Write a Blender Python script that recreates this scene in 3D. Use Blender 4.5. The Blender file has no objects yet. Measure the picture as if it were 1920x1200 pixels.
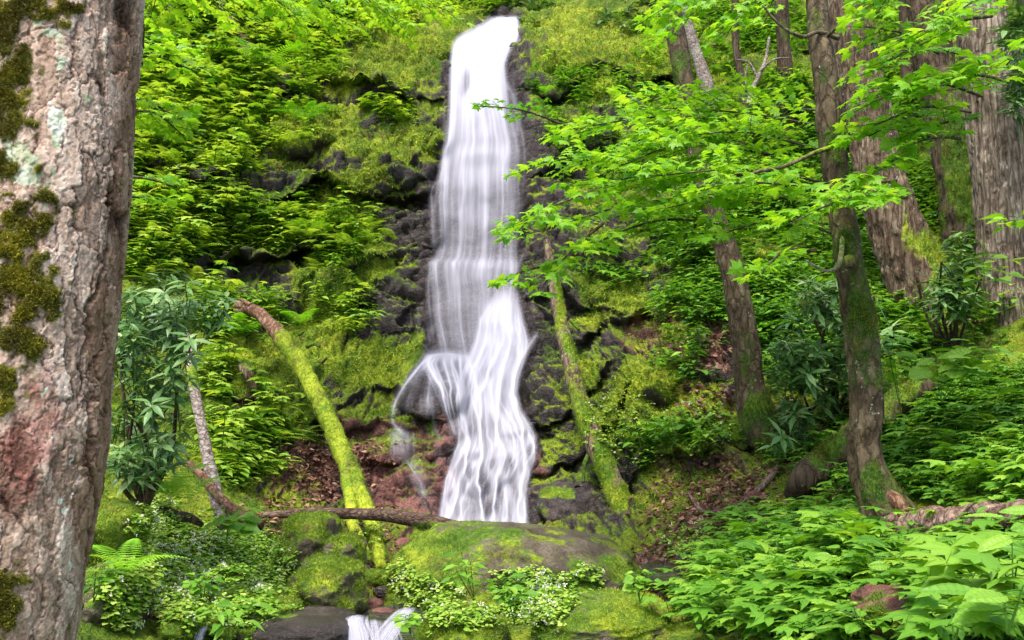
import bpy, math
import numpy as np
from mathutils import Vector

# ------------------------------------------------------------------ camera, sky, sun, exposure
scene = bpy.context.scene
PITCH = math.radians(6.0)
F = 1867.0                                   # focal length in pixels of the 1920 px wide photograph
cam_d = bpy.data.cameras.new("camera"); cam = bpy.data.objects.new("camera", cam_d)
scene.collection.objects.link(cam); scene.camera = cam
cam_d.sensor_width = 36; cam_d.lens = 36 * F / 1920; cam_d.clip_end = 500; cam_d.clip_start = .05
cam.location = (0, 0, 0); cam.rotation_euler = (math.radians(90) + PITCH, 0, 0)
SUN_EL, SUN_AZ = math.radians(64), math.radians(205)      # azimuth clockwise from +Y: high, behind and left of the camera
world = bpy.data.worlds.new("World"); scene.world = world; world.use_nodes = True
wn = world.node_tree.nodes; wl = world.node_tree.links
sky = wn.new("ShaderNodeTexSky"); sky.sky_type = 'NISHITA'; sky.sun_disc = False
sky.sun_elevation = SUN_EL; sky.sun_rotation = SUN_AZ; sky.air_density = .8; sky.dust_density = 3.5; sky.ozone_density = .6
wl.new(sky.outputs[0], wn['Background'].inputs[0]); wn['Background'].inputs[1].default_value = .15
sd = bpy.data.lights.new("sun", 'SUN'); sun = bpy.data.objects.new("sun", sd); scene.collection.objects.link(sun)
sd.energy = 1.75; sd.angle = math.radians(20); sd.color = (1, .95, .85)
sdir = Vector((math.sin(SUN_AZ) * math.cos(SUN_EL), math.cos(SUN_AZ) * math.cos(SUN_EL), math.sin(SUN_EL)))
sun.rotation_euler = sdir.to_track_quat('Z', 'Y').to_euler()
scene.view_settings.view_transform = 'Standard'; scene.view_settings.look = 'None'
scene.view_settings.exposure = 1.52; scene.view_settings.gamma = 1
scene.render.engine = 'CYCLES'
scene.cycles.max_bounces = 6; scene.cycles.diffuse_bounces = 3; scene.cycles.glossy_bounces = 2
scene.cycles.transmission_bounces = 4; scene.cycles.transparent_max_bounces = 40
scene.cycles.use_denoising = True

# ------------------------------------------------------------------ helpers
rng = np.random.default_rng(7)
CP, SP = math.cos(PITCH), math.sin(PITCH)
def at(px, py, Y):
    """world point of photo pixel (px,py) at ground distance Y"""
    px, py, Y = np.broadcast_arrays(np.asarray(px, float), np.asarray(py, float), np.asarray(Y, float))
    dx = (px - 960) / F; dz = (600 - py) / F
    y = CP - dz * SP; z = SP + dz * CP
    k = Y / y
    return np.stack([dx * k, Y, z * k], -1)
def to_px(P):
    y = P[..., 1] * CP + P[..., 2] * SP; z = -P[..., 1] * SP + P[..., 2] * CP
    y = np.maximum(y, .05)
    return 960 + F * P[..., 0] / y, 600 - F * z / y
def nrm(v): return v / np.maximum(np.linalg.norm(v, axis=-1, keepdims=True), 1e-9)
def sst(a, b, x): t = np.clip((x - a) / (b - a), 0, 1); return t * t * (3 - 2 * t)

def _h(ix, iy, iz, s):
    h = (ix.astype(np.int64) * 374761393 + iy.astype(np.int64) * 668265263 + iz.astype(np.int64) * 2147483647 + s * 974634777) & 0xFFFFFFFF
    h = ((h ^ (h >> 13)) * 1274126177) & 0xFFFFFFFF
    h = ((h ^ (h >> 15)) * 2246822519) & 0xFFFFFFFF
    return ((h ^ (h >> 16)) & 0xFFFFFF) / 16777215.0
def vnoise(p, s=0):
    i = np.floor(p); f = p - i; f = f * f * f * (f * (f * 6 - 15) + 10)
    x, y, z = i[..., 0], i[..., 1], i[..., 2]; r = 0
    for a in (0, 1):
        wa = f[..., 0] if a else 1 - f[..., 0]
        for b in (0, 1):
            wb = f[..., 1] if b else 1 - f[..., 1]
            for c in (0, 1):
                r = r + wa * wb * (f[..., 2] if c else 1 - f[..., 2]) * _h(x + a, y + b, z + c, s)
    return r * 2 - 1
def fbm(p, o=4, s=0, g=.5):
    r = 0; a = 1; t = 0
    for k in range(o):
        r = r + a * vnoise(p, s + k); t += a; a *= g; p = p * 2.03 + 11.7
    return r / t
def worley(p, s=0):
    i = np.floor(p); sh = p.shape[:-1]
    f1 = np.full(sh, 9.); f2 = np.full(sh, 9.); idv = np.zeros(sh)
    for a in (-1, 0, 1):
        for b in (-1, 0, 1):
            for c in (-1, 0, 1):
                x, y, z = i[..., 0] + a, i[..., 1] + b, i[..., 2] + c
                q = np.stack([x + _h(x, y, z, s), y + _h(x, y, z, s + 1), z + _h(x, y, z, s + 2)], -1)
                d = np.sqrt(((q - p) ** 2).sum(-1)); m = d < f1
                f2 = np.where(m, f1, np.minimum(f2, d)); idv = np.where(m, _h(x, y, z, s + 5), idv); f1 = np.where(m, d, f1)
    return f1, f2, idv
def p2(a, b, c=0.): a, b = np.broadcast_arrays(a, b); return np.stack([a, b, np.zeros_like(a, float) + c], -1)
def blobs(px, py, L, soft=.35, warp=16):
    """0..1 mask of a list of (cx,cy,rx,ry[,w[,angle]]) with ragged edges"""
    q = p2(px / 45., py / 45.)
    wx = px + warp * fbm(q, 3, 3); wy = py + warp * fbm(q, 3, 9); m = np.zeros(np.shape(px))
    for e in L:
        w = e[4] if len(e) > 4 else 1; an = math.radians(e[5]) if len(e) > 5 else 0
        dx, dy = wx - e[0], wy - e[1]; c, s_ = math.cos(an), math.sin(an)
        u, v = (dx * c + dy * s_) / e[2], (-dx * s_ + dy * c) / e[3]
        m = np.maximum(m, w * (1 - sst(1 - soft, 1 + soft, np.sqrt(u * u + v * v))))
    return m

def mesh(name, V, T=None, Q=None, mat=None, parent=None, attrs=None, smooth=True, loc=None):
    """one mesh object from numpy verts, triangles and quads; float attributes on points"""
    me = bpy.data.meshes.new(name); V = np.asarray(V, np.float32).reshape(-1, 3)
    if loc is not None: V = V - np.asarray(loc, np.float32)
    T = np.zeros((0, 3), np.int32) if T is None else np.asarray(T, np.int32).reshape(-1, 3)
    Q = np.zeros((0, 4), np.int32) if Q is None else np.asarray(Q, np.int32).reshape(-1, 4)
    me.vertices.add(len(V)); me.vertices.foreach_set('co', V.ravel())
    me.loops.add(T.size + Q.size); me.loops.foreach_set('vertex_index', np.concatenate([T.ravel(), Q.ravel()]))
    n = len(T) + len(Q); me.polygons.add(n)
    me.polygons.foreach_set('loop_start', np.concatenate([np.arange(len(T)) * 3, T.size + np.arange(len(Q)) * 4]).astype(np.int32))
    me.polygons.foreach_set('use_smooth', np.full(n, smooth, bool))
    me.update(calc_edges=True)
    for k, a in (attrs or {}).items():
        at_ = me.attributes.new(k, 'FLOAT', 'POINT'); at_.data.foreach_set('value', np.asarray(a, np.float32).ravel())
    if mat: me.materials.append(mat)
    o = bpy.data.objects.new(name, me); scene.collection.objects.link(o)
    if loc is not None: o.location = loc
    if parent is not None:
        o.parent = parent
        if loc is None and parent.location.length > 0: o.matrix_parent_inverse = __import__('mathutils').Matrix.Translation(-parent.location)
        elif loc is not None: o.location = (0, 0, 0)
    return o
def tag(o, label=None, cat=None, group=None, kind=None):
    for k, v in (('label', label), ('category', cat), ('group', group), ('kind', kind)):
        if v: o[k] = v
    return o
def thing(name, loc, label, cat, group=None):
    o = bpy.data.objects.new(name, None); scene.collection.objects.link(o); o.location = tuple(float(v) for v in loc)
    o.empty_display_size = .1
    return tag(o, label, cat, group)
def grid_q(nr, nc, wrap=False, off=0):
    r = np.arange(nr - 1)[:, None]; c = np.arange(nc if wrap else nc - 1)[None]
    c2 = (c + 1) % nc
    return (np.stack(np.broadcast_arrays(r * nc + c, r * nc + c2, (r + 1) * nc + c2, (r + 1) * nc + c), -1).reshape(-1, 4) + off)
def grid_normals(P):
    dc = np.gradient(P, axis=1); dr = np.gradient(P, axis=0)
    return nrm(np.cross(dc, -dr))

def spline(pts, n):
    """smooth curve through rows of pts (any number of columns)"""
    pts = np.asarray(pts, float); d = np.r_[0, np.cumsum(np.linalg.norm(np.diff(pts[:, :3], axis=0), axis=1))]
    if len(pts) == 2: t = np.linspace(0, 1, n)[:, None]; return pts[0] * (1 - t) + pts[1] * t
    m = np.gradient(pts, d, axis=0); x = np.linspace(0, d[-1], n); i = np.clip(np.searchsorted(d, x) - 1, 0, len(d) - 2)
    h = (d[i + 1] - d[i])[:, None]; t = ((x - d[i])[:, None]) / h
    return (2*t**3-3*t**2+1)*pts[i] + (t**3-2*t**2+t)*h*m[i] + (-2*t**3+3*t**2)*pts[i+1] + (t**3-t**2)*h*m[i+1]

def tube(pts, seg=16, n=40, lump=.08, freq=6., seed=0, flute=0., capend=True, groove=0.):
    """pts rows: x,y,z,r world. returns V,Q,T,normals,u(angle 0-1),s(length)"""
    C = spline(pts, n); P = C[:, :3]; R = np.maximum(C[:, 3], .001)
    tg = nrm(np.gradient(P, axis=0)); a = np.zeros_like(tg); up = np.array([0, 1., 0])
    if abs(tg[0] @ up) > .9: up = np.array([1., 0, 0])
    x = nrm(np.cross(tg[0], up)); 
    for k in range(n):
        x = nrm(x - tg[k] * (x @ tg[k])); a[k] = x
    b = np.cross(tg, a); th = np.linspace(0, 2 * np.pi, seg, endpoint=False)
    N = a[:, None] * np.cos(th)[None, :, None] + b[:, None] * np.sin(th)[None, :, None]
    s = np.r_[0, np.cumsum(np.linalg.norm(np.diff(P, axis=0), axis=1))]
    base = P[:, None] + N * R[:, None, None]
    rr = R[:, None] * (1 + lump * fbm(base * freq + seed * 3.1, 4, seed) * 2)
    if groove:
        gq = base * np.array([15, 15, 1.7]) + .5 * fbm(base * 9, 2, seed + 7)[..., None]; rr = rr * (1 - groove * (1 - sst(0, .35, np.abs(fbm(gq, 3, seed + 9)))) + groove * .5 * fbm(base * np.array([40, 40, 9.]), 3, seed + 11))
    if flute: rr = rr * (1 + flute * np.sin(th * 5 + seed)[None] * sst(.5, 1, np.linspace(0, 1, n))[:, None])
    V = P[:, None] + N * rr[..., None]
    Vf = V.reshape(-1, 3); Q = grid_q(n, seg, True); T = []
    if capend:
        Vf = np.vstack([Vf, P[0], P[-1]]); i0 = n * seg
        for k in range(seg):
            T.append((i0, (k + 1) % seg, k)); T.append((i0 + 1, (n - 1) * seg + k, (n - 1) * seg + (k + 1) % seg))
    U = np.broadcast_to(th / (2 * np.pi), (n, seg)); S_ = np.broadcast_to(s[:, None], (n, seg))
    pad = lambda q: np.r_[q.ravel(), np.full(len(Vf) - q.size, q.ravel()[-1])]
    Nf = np.vstack([N.reshape(-1, 3), np.tile(tg[-1], (len(Vf) - n * seg, 1))])
    return Vf, Q, (np.array(T) if T else None), Nf, pad(U), pad(S_)
def pxr(path):
    """(px,py,radius px,Y) rows -> world x,y,z,r"""
    A = np.array(path, float); P = at(A[:, 0], A[:, 1], A[:, 3]); d = P[:, 1] * CP + P[:, 2] * SP
    return np.c_[P, A[:, 2] * d / F]

# ------------------------------------------------------------------ node materials
class NT:
    def __init__(s, name):
        s.m = bpy.data.materials.new(name); s.m.use_nodes = True; s.t = s.m.node_tree; s.n = s.t.nodes
        s.b = s.n['Principled BSDF']; s.out = s.n['Material Output']
    def new(s, ty, **k):
        n = s.n.new(ty)
        for a, v in k.items(): setattr(n, a, v)
        return n
    def put(s, sock, v):
        if isinstance(v, bpy.types.NodeSocket): s.t.links.new(v, sock)
        elif isinstance(v, (tuple, list)) and len(v) == 3 and sock.type == 'RGBA': sock.default_value = (*v, 1)
        else: sock.default_value = v
    def attr(s, nm): return s.new('ShaderNodeAttribute', attribute_name=nm).outputs['Fac']
    def co(s): return s.new('ShaderNodeNewGeometry').outputs['Position']
    def obj(s): return s.new('ShaderNodeTexCoord').outputs['Object']
    def scale(s, v, sc): m = s.new('ShaderNodeMapping'); s.put(m.inputs[0], v); m.inputs['Scale'].default_value = sc; return m.outputs[0]
    def noise(s, sc, det=4, ro=.55, v=None, dist=0):
        n = s.new('ShaderNodeTexNoise'); s.put(n.inputs['Vector'], v if v is not None else s.co())
        n.inputs['Scale'].default_value = sc; n.inputs['Detail'].default_value = det; n.inputs['Roughness'].default_value = ro; n.inputs['Distortion'].default_value = dist
        return n.outputs['Fac']
    def voro(s, sc, v=None, feat='F1', out='Distance'):
        n = s.new('ShaderNodeTexVoronoi', feature=feat); s.put(n.inputs['Vector'], v if v is not None else s.co()); n.inputs['Scale'].default_value = sc
        return n.outputs[out]
    def ramp(s, f, stops):
        n = s.new('ShaderNodeValToRGB'); s.put(n.inputs[0], f); e = n.color_ramp.elements
        while len(e) < len(stops): e.new(.5)
        for k, (p, c) in enumerate(stops):
            e[k].position = p; e[k].color = (*c, 1) if isinstance(c, (tuple, list)) else (c, c, c, 1)
        return n.outputs[0]
    def mix(s, f, a, b, mode='MIX'):
        n = s.new('ShaderNodeMix', data_type='RGBA', blend_type=mode)
        s.put(n.inputs[0], f); s.put(n.inputs[6], a); s.put(n.inputs[7], b); return n.outputs[2]
    def math(s, op, a, b=0., clamp=False):
        n = s.new('ShaderNodeMath', operation=op, use_clamp=clamp); s.put(n.inputs[0], a); s.put(n.inputs[1], b); return n.outputs[0]
    def bump(s, h, st=.5, d=.02, nrm_=None):
        n = s.new('ShaderNodeBump'); s.put(n.inputs['Height'], h); n.inputs['Strength'].default_value = st; n.inputs['Distance'].default_value = d
        if nrm_ is not None: s.put(n.inputs['Normal'], nrm_)
        return n.outputs[0]
    def fin(s, col, rough=.8, bump=None, spec=.3):
        s.put(s.b.inputs['Base Color'], col); s.put(s.b.inputs['Roughness'], rough); s.put(s.b.inputs['Specular IOR Level'], spec)
        if bump is not None: s.put(s.b.inputs['Normal'], bump)
        return s.m

MOSS_D, MOSS_M, MOSS_Y = (.016, .05, .003), (.075, .145, .008), (.24, .30, .018)
def moss_col(t, v=None, shift=0.):
    a = t.noise(1.6, 3, .6, v); b = t.noise(38, 3, .7, v); c = t.noise(9, 3, .6, v)
    f = t.math('ADD', t.math('MULTIPLY', a, .62), t.math('ADD', t.math('MULTIPLY', b, .55), t.math('ADD', t.math('MULTIPLY', c, .35), shift)))
    col = t.ramp(f, [(.50, MOSS_D), (.70, MOSS_M), (.86, MOSS_Y), (1., (.38, .42, .03))]); old = t.ramp(t.noise(5.5, 4, .65, v), [(.54, 0.), (.66, .75)])
    return t.mix(old, col, t.ramp(b, [(.35, (.03, .022, .008)), (.65, (.15, .12, .03))])), b

def leaf_mat(name, c0, c1, c2, transl=.4, rough=.45, tcol=None):
    t = NT(name); f = t.attr('tint'); col = t.ramp(f, [(0, c0), (.5, c1), (1, c2)])
    n = t.noise(14, 2, .5); col = t.mix(t.math('MULTIPLY', n, .35), col, (.5, .5, .5), 'OVERLAY')
    m = t.fin(col, rough, spec=.35)
    tr = t.new('ShaderNodeBsdfTranslucent'); tc = t.mix(1., col, tcol or (1.5, 1.35, .5), 'MULTIPLY'); t.put(tr.inputs[0], tc)
    mx = t.new('ShaderNodeMixShader'); mx.inputs[0].default_value = transl
    t.put(mx.inputs[1], t.b.outputs[0]); t.put(mx.inputs[2], tr.outputs[0]); t.t.links.new(mx.outputs[0], t.out.inputs[0])
    return m
LEAF = leaf_mat('herb_leaf', (.035, .14, .008), (.14, .30, .022), (.36, .50, .07))
LEAF_R = leaf_mat('cool_herb_leaf', (.035, .12, .012), (.115, .29, .024), (.29, .48, .055))
LEAF_M = leaf_mat('maple_leaf', (.06, .22, .012), (.17, .39, .022), (.34, .54, .05), .5)
LEAF_H = leaf_mat('rhododendron_leaf', (.03, .085, .02), (.09, .20, .05), (.27, .38, .15), .18, .36)
LEAF_C = leaf_mat('carpet_leaf', (.08, .22, .015), (.22, .38, .035), (.42, .52, .12), .3)
LEAF_F = leaf_mat('fern_leaf', (.06, .24, .01), (.14, .42, .015), (.28, .52, .03), .45)
MOSSB = leaf_mat('moss_blade', (.03, .09, .004), (.13, .22, .010), (.36, .42, .035), .25, .8)
MOSSDK = leaf_mat('dark_moss_blade', (.03, .05, .006), (.075, .10, .008), (.2, .2, .015), .2, .8)
DEAD = leaf_mat('dead_leaf', (.07, .025, .018), (.17, .075, .045), (.38, .22, .15), .1, .7)
FLOWER = leaf_mat('white_flower', (.55, .6, .4), (.68, .70, .55), (.78, .77, .68), .3, .6, (1, 1, 1))

# ------------------------------------------------------------------ leaf shapes (base at origin, tip +Y, up +Z)
def T_leaf(w=.26, droop=.18, fold=.06):
    V = [(0,0,0),(-w*.8,.3,fold),(w*.8,.3,fold),(0,.3,.0),(-w,.55,fold-.3*droop),(w,.55,fold-.3*droop),(0,.55,-.3*droop),(0,1,-droop)]
    return np.array(V, float), np.array([(0,3,1),(0,2,3),(1,3,6),(1,6,4),(3,2,5),(3,5,6),(4,6,7),(6,5,7)])
def T_diam(w=.28): return np.array([(0,0,0),(-w,.5,.05),(w,.5,.05),(0,1,-.1)], float), np.array([(0,3,1),(0,2,3)])
def T_maple(dr=.28):
    R = [(.20,-.06),(.46,.0),(.34,.17),(.50,.28),(.68,.50),(.42,.47),(.25,.50),(.30,.70),(.16,.72),(0,1.05)]
    o = [(0, .02)] + R + [(-x, y) for x, y in R[-2::-1]]
    V = [(0, .38, .05)] + [(x, y, .05 - dr * (x * x * 1.6 + (y - .38) ** 2)) for x, y in o]
    n = len(o); return np.array(V, float), np.array([(0, 1 + (k + 1) % n, 1 + k) for k in range(n)])
def T_trefoil():
    V = []; T = []; lv, lt = T_leaf(.3, .15)
    for a in (-70, 0, 70):
        c, s = math.cos(math.radians(a)), math.sin(math.radians(a)); k = len(V)
        for v in lv * .62: V.append((v[0]*c + v[1]*s, .28 - v[0]*s + v[1]*c if False else .28 + (-v[0]*s + v[1]*c), v[2]))
        T += [tuple(i + k for i in t) for t in lt]
    return np.array(V), np.array(T)
def T_frond(n=18):
    V = []; T = []
    for k in range(n):
        t = (k + .5) / n; L = .21 * math.sin(math.pi * (.18 + .80 * t)) ** .8 * (1.15 - .6*t) + .015; z = .42 * t - .55 * t * t; y = t * .95
        for s in (-1, 1):
            i = len(V); w = .015; q = .35 * L
            V += [(0, y - w*.3, z), (s*L*.5, y + q*.5 - w*.8, z - L*.08), (s*L*.5, y + q*.5 + w*.8, z - L*.08), (s*L, y + q, z - L*.3), (0, y + w*.6, z)]
            T += [(i, i+1, i+2), (i, i+2, i+4), (i+1, i+3, i+2)]
    return np.array(V, float), np.array(T)
def T_blade(): return np.array([(-.16,0,0),(.16,0,0),(0,1,0)], float), np.array([(0,1,2)])
def T_fine(w=.3, droop=.25, teeth=7):
    """a near leaf: toothed edge, folded midrib, sunken side veins"""
    V = []; T = []; n = teeth * 2 + 1
    for k in range(n + 1):
        t = k / n; ww = w * math.sin(math.pi * min(1, t * .96 + .02)) ** .75 * (1.08 - .45 * t) * (1 + (.07 if k % 2 else -.05)); z = -droop * t * t; cr = .012 if k % 2 else -.012
        V += [(-ww, t + .03, z + .02), (-ww * .5, t + .015, z + .045 + cr), (0, t, z), (ww * .5, t + .015, z + .045 + cr), (ww, t + .03, z + .02)]
    for k in range(n):
        for j in range(4): a = k * 5 + j; T += [(a, a + 1, a + 6), (a, a + 6, a + 5)]
    return np.array(V, float), np.array(T)
T_NEAR = T_fine()
TL, TD, TM, TT, TF, TB = T_leaf(), T_diam(), T_maple(), T_trefoil(), T_frond(), T_blade()
T_ROUND = T_leaf(.42, .2, .05); T_RHO = T_leaf(.14, .22, .03)

class Acc:
    def __init__(s): s.V = []; s.T = []; s.A = []; s.k = 0
    def add(s, tpl, pos, fwd, up, size, tint):
        V, T = tpl; pos = np.asarray(pos, float).reshape(-1, 3); n = len(pos)
        if n == 0: return
        fwd = nrm(np.broadcast_to(fwd, (n, 3))); up = np.broadcast_to(up, (n, 3))
        x = nrm(np.cross(fwd, up)); z = np.cross(x, fwd); size = np.broadcast_to(size, (n,))
        W = pos[:, None] + size[:, None, None] * (V[None, :, 0:1] * x[:, None] + V[None, :, 1:2] * fwd[:, None] + V[None, :, 2:3] * z[:, None])
        s.V.append(W.reshape(-1, 3)); s.T.append((T[None] + (s.k + np.arange(n) * len(V))[:, None, None]).reshape(-1, 3))
        s.A.append(np.repeat(np.broadcast_to(tint, (n,)), len(V))); s.k += n * len(V)
    def raw(s, V, T, tint=.5):
        s.V.append(V); s.T.append(np.asarray(T) + s.k); s.A.append(np.full(len(V), tint)); s.k += len(V)
    def stems(s, P0, P1, r, tint=.3):
        """thin three-sided stems from P0 to P1"""
        n = len(P0); d = nrm(P1 - P0); a = nrm(np.cross(d, np.array([.3, .9, .2]))); b = np.cross(d, a)
        ring = [a, -.5*a + .87*b, -.5*a - .87*b]; r = np.broadcast_to(r, (n,))[:, None]
        W = np.stack([P0 + q * r for q in ring] + [P1 + q * r * .6 for q in ring], 1)
        T = np.array([(0,1,4),(0,4,3),(1,2,5),(1,5,4),(2,0,3),(2,3,5)])
        s.V.append(W.reshape(-1, 3)); s.T.append((T[None] + (s.k + np.arange(n) * 6)[:, None, None]).reshape(-1, 3)); s.A.append(np.full(n * 6, tint)); s.k += n * 6
    def build(s, name, mat, parent=None, loc=None, smooth=False):
        return mesh(name, np.vstack(s.V), np.vstack(s.T), None, mat, parent, {'tint': np.clip(np.concatenate(s.A), 0, 1)}, smooth, loc)
def rdir(n, r=rng): return nrm(r.normal(size=(n, 3)))
# ------------------------------------------------------------------ the ground: one sheet from the stream bed up the cliff and both banks
TC = [-600,-200,150,300,450,600,720,850,960,1080,1200,1350,1500,1650,1800,1950,2200,2600]
TR = [-600,-100,0,50,150,260,350,440,500,560,640,700,780,860,930,1000,1060,1120,1200,1400,1700,2200]
TY = """14 18 20 22 24 25 26 27 27 26 25 23 21 19 18 16 14 12
11 13 14.5 16 17 18 19 20 20 19 18 17 16 15 14 12.5 11 9
10 12 13.5 14.5 15 16 16.5 16.8 17 16.5 16 15.5 15 14.5 13.5 12 10.5 8.5
9.8 11.7 13 14 14.5 15 15.2 15.3 15.5 15.3 15 14.8 14.3 13.8 13 11.7 10 8.2
9.4 11.2 12.4 13.2 13.6 13.8 13.9 13.8 13.8 13.8 13.8 13.6 13.2 12.8 12 11 9.5 7.8
9 10.7 11.8 12.5 12.8 13 13 13 13 12.9 12.8 12.6 12.3 12 11.3 10.3 8.9 7.3
8.7 10.3 11.3 12 12.3 12.5 12.5 12.5 12.5 12.4 12.1 11.8 11.5 11.2 10.6 9.7 8.4 6.9
8.4 9.9 10.8 11.6 12 12.2 12.3 12.2 12.2 11.9 11.4 11 10.8 10.5 9.9 9.1 7.9 6.4
8.1 9.5 10.4 11.2 11.7 12 12 11.9 11.9 11.6 11 10.5 10.2 9.9 9.4 8.6 7.5 6
7.8 9 9.9 10.7 11.3 11.8 11.8 11.7 11.6 11.3 10.5 10 9.6 9.3 8.8 8.1 7 5.7
7.3 8.4 9.2 9.8 10.4 10.9 11.2 11.4 11.2 10.9 10 9.4 8.9 8.6 8.1 7.4 6.4 5.2
6.9 7.8 8.5 9.2 9.9 10.4 10.7 10.8 10.8 10.5 9.7 9 8.5 8.1 7.5 6.7 5.8 4.8
6.3 7 7.7 8.5 9.3 9.9 10.2 10.3 10.3 10 9.3 8.7 8 7.4 6.6 5.8 5 4.2
5.6 6.2 6.9 7.8 8.8 9.6 9.8 9.9 9.9 9.6 9 8.3 7.5 6.7 5.8 5 4.3 3.7
4.9 5.4 6.1 7 8.1 9 9.4 9.5 9.5 9.2 8.6 7.8 6.9 6 5.1 4.4 3.8 3.3
4.2 4.7 5.4 6.2 7.2 8.1 8.7 9 9 8.7 8 7 6 5.2 4.5 3.9 3.4 3
3.7 4.1 4.8 5.5 6.4 7.1 7.6 7.8 7.8 7.6 7 6 5.2 4.6 4 3.5 3.1 2.7
3.3 3.6 4.3 5 5.6 6.1 6.4 6.6 6.6 6.4 5.9 5.2 4.6 4.1 3.6 3.2 2.8 2.4
2.9 3.2 3.8 4.3 4.8 5.1 5.2 5.3 5.3 5.2 4.9 4.4 3.9 3.5 3.1 2.8 2.4 2.1
2.2 2.4 2.8 3 3.2 3.3 3.3 3.4 3.4 3.3 3.2 2.9 2.6 2.4 2.2 2.0 1.8 1.6
1.7 1.8 1.95 2.1 2.15 2.2 2.2 2.2 2.2 2.2 2.1 1.9 1.8 1.7 1.6 1.5 1.4 1.3
1.25 1.3 1.35 1.4 1.4 1.4 1.4 1.4 1.4 1.4 1.35 1.3 1.25 1.2 1.15 1.1 1.05 1"""
TY = np.array([[float(v) for v in l.split()] for l in TY.split('\n')])
gx = np.arange(-600, 2601, 10.); gy = np.arange(-600, 2201, 10.)
tmp = np.array([np.interp(gx, TC, r) for r in TY]); G0 = np.array([np.interp(gy, TR, tmp[:, k]) for k in range(len(gx))]).T
for _ in range(2):
    for ax in (0, 1):
        pad = [(3, 3) if a == ax else (0, 0) for a in (0, 1)]; q = np.pad(G0, pad, mode='reflect', reflect_type='odd')
        G0 = sum(np.take(q, np.arange(k, k + G0.shape[ax]), axis=ax) for k in range(7)) / 7
def gl(G, xs, ys, px, py):
    """bilinear look-up in a grid on uneven axes"""
    px, py = np.broadcast_arrays(np.asarray(px, float), np.asarray(py, float))
    i = np.clip(np.searchsorted(xs, px) - 1, 0, len(xs) - 2); j = np.clip(np.searchsorted(ys, py) - 1, 0, len(ys) - 2)
    u = np.clip((px - xs[i]) / (xs[i+1] - xs[i]), 0, 1); v = np.clip((py - ys[j]) / (ys[j+1] - ys[j]), 0, 1)
    if G.ndim == 3: u = u[..., None]; v = v[..., None]
    return (G[j, i] * (1-u) + G[j, i+1] * u) * (1-v) + (G[j+1, i] * (1-u) + G[j+1, i+1] * u) * v

# water outline by photo row: y, left, right
WO = np.array([(38,930,968),(50,905,969),(65,884,970),(75,858,968),(90,850,955),(120,848,948),(165,848,962),(200,846,975),(265,840,985),(300,833,985),
 (340,820,985),(400,812,980),(440,814,976),(480,806,978),(500,800,976),(540,802,976),(600,806,990),(640,812,1002),(664,800,1003),(700,770,980),(740,745,968),
 (780,740,985),(800,835,1000),(840,845,1003),(880,835,988),(920,826,982),(960,822,988),(1000,830,992)], float)
def in_water(px, py, m=0):
    L = np.interp(py, WO[:, 0], WO[:, 1]) - m; R = np.interp(py, WO[:, 0], WO[:, 2]) + m
    return sst(-12, 12, px - L) * sst(-12, 12, R - px) * (py > 34) * (py < 1006)

# rock lips: photo polyline of the lip, how far the rock falls back under it (m), over how many px it comes out again
LIPS = [([(250,310),(330,362),(400,348),(470,388),(540,372),(600,345)], .75, 95), ([(600,330),(680,372),(750,378),(800,360)], .7, 80),
 ([(395,500),(450,492),(520,488),(600,455),(640,440)], .9, 95), ([(620,165),(700,178),(760,190),(845,188)], .7, 85), ([(770,300),(800,290),(845,275)], .3, 50),
 ([(985,175),(1060,185),(1100,168),(1150,142),(1200,146),(1270,155)], .9, 55), ([(1320,505),(1400,508),(1480,485),(1570,480)], .8, 55),
 ([(395,790),(450,822),(520,818),(605,785)], .45, 45), ([(640,748),(700,728),(785,722)], .2, 30), ([(795,500),(985,506)], .12, 60), ([(640,810),(700,800),(760,812),(840,800)], .16, 26),
 ([(650,868),(700,880),(760,875),(830,880)], .14, 24), ([(680,950),(740,945),(820,960)], .14, 24), ([(1005,800),(1060,765),(1160,690)], .3, 60),
 ([(1000,905),(1060,862),(1130,800),(1230,700)], .35, 70), ([(1010,985),(1080,930),(1160,900)], .3, 50), ([(1230,870),(1330,850),(1430,830)], .5, 60),
 ([(1000,330),(1080,300),(1180,290)], .4, 60), ([(990,560),(1060,555),(1180,590)], .35, 60), ([(700,600),(760,575),(800,560)], .25, 50), ([(640,235),(600,270),(540,300)], .35, 50),
 ([(1460,130),(1500,110),(1560,120)], .5, 90), ([(1200,420),(1300,400),(1400,420)], .3, 60), ([(560,560),(640,500),(760,480)], .2, 40), ([(1080,640),(1140,610),(1260,600)], .3, 50)]
def lips(px, py):
    wx = px + 14 * fbm(p2(px / 60, py / 60), 2, 31); wy = py + 16 * fbm(p2(px / 50, py / 50), 3, 41); d = np.zeros(px.shape)
    for L, R, H in LIPS:
        L = np.array(L, float); ly = np.interp(wx, L[:, 0], L[:, 1]); e = sst(L[0, 0] - 25, L[0, 0] + 15, wx) * (1 - sst(L[-1, 0] - 15, L[-1, 0] + 25, wx))
        t = wy - ly; below = sst(-2, 10, t) * np.clip(1 - t / H, 0, 1); above = np.exp(-np.clip(-t, 0, None) / 22) * (t < 0) + (t >= 0) * np.exp(-np.clip(t, 0, None) / 3)
        v = .62 + .75 * fbm(p2(wx / 55, wy * 0 + R * 31), 3, 47)
        d = d + e * np.clip(v, .12, 1.2) * (.82 * R * below - .22 * R * above)
    return d

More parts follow.
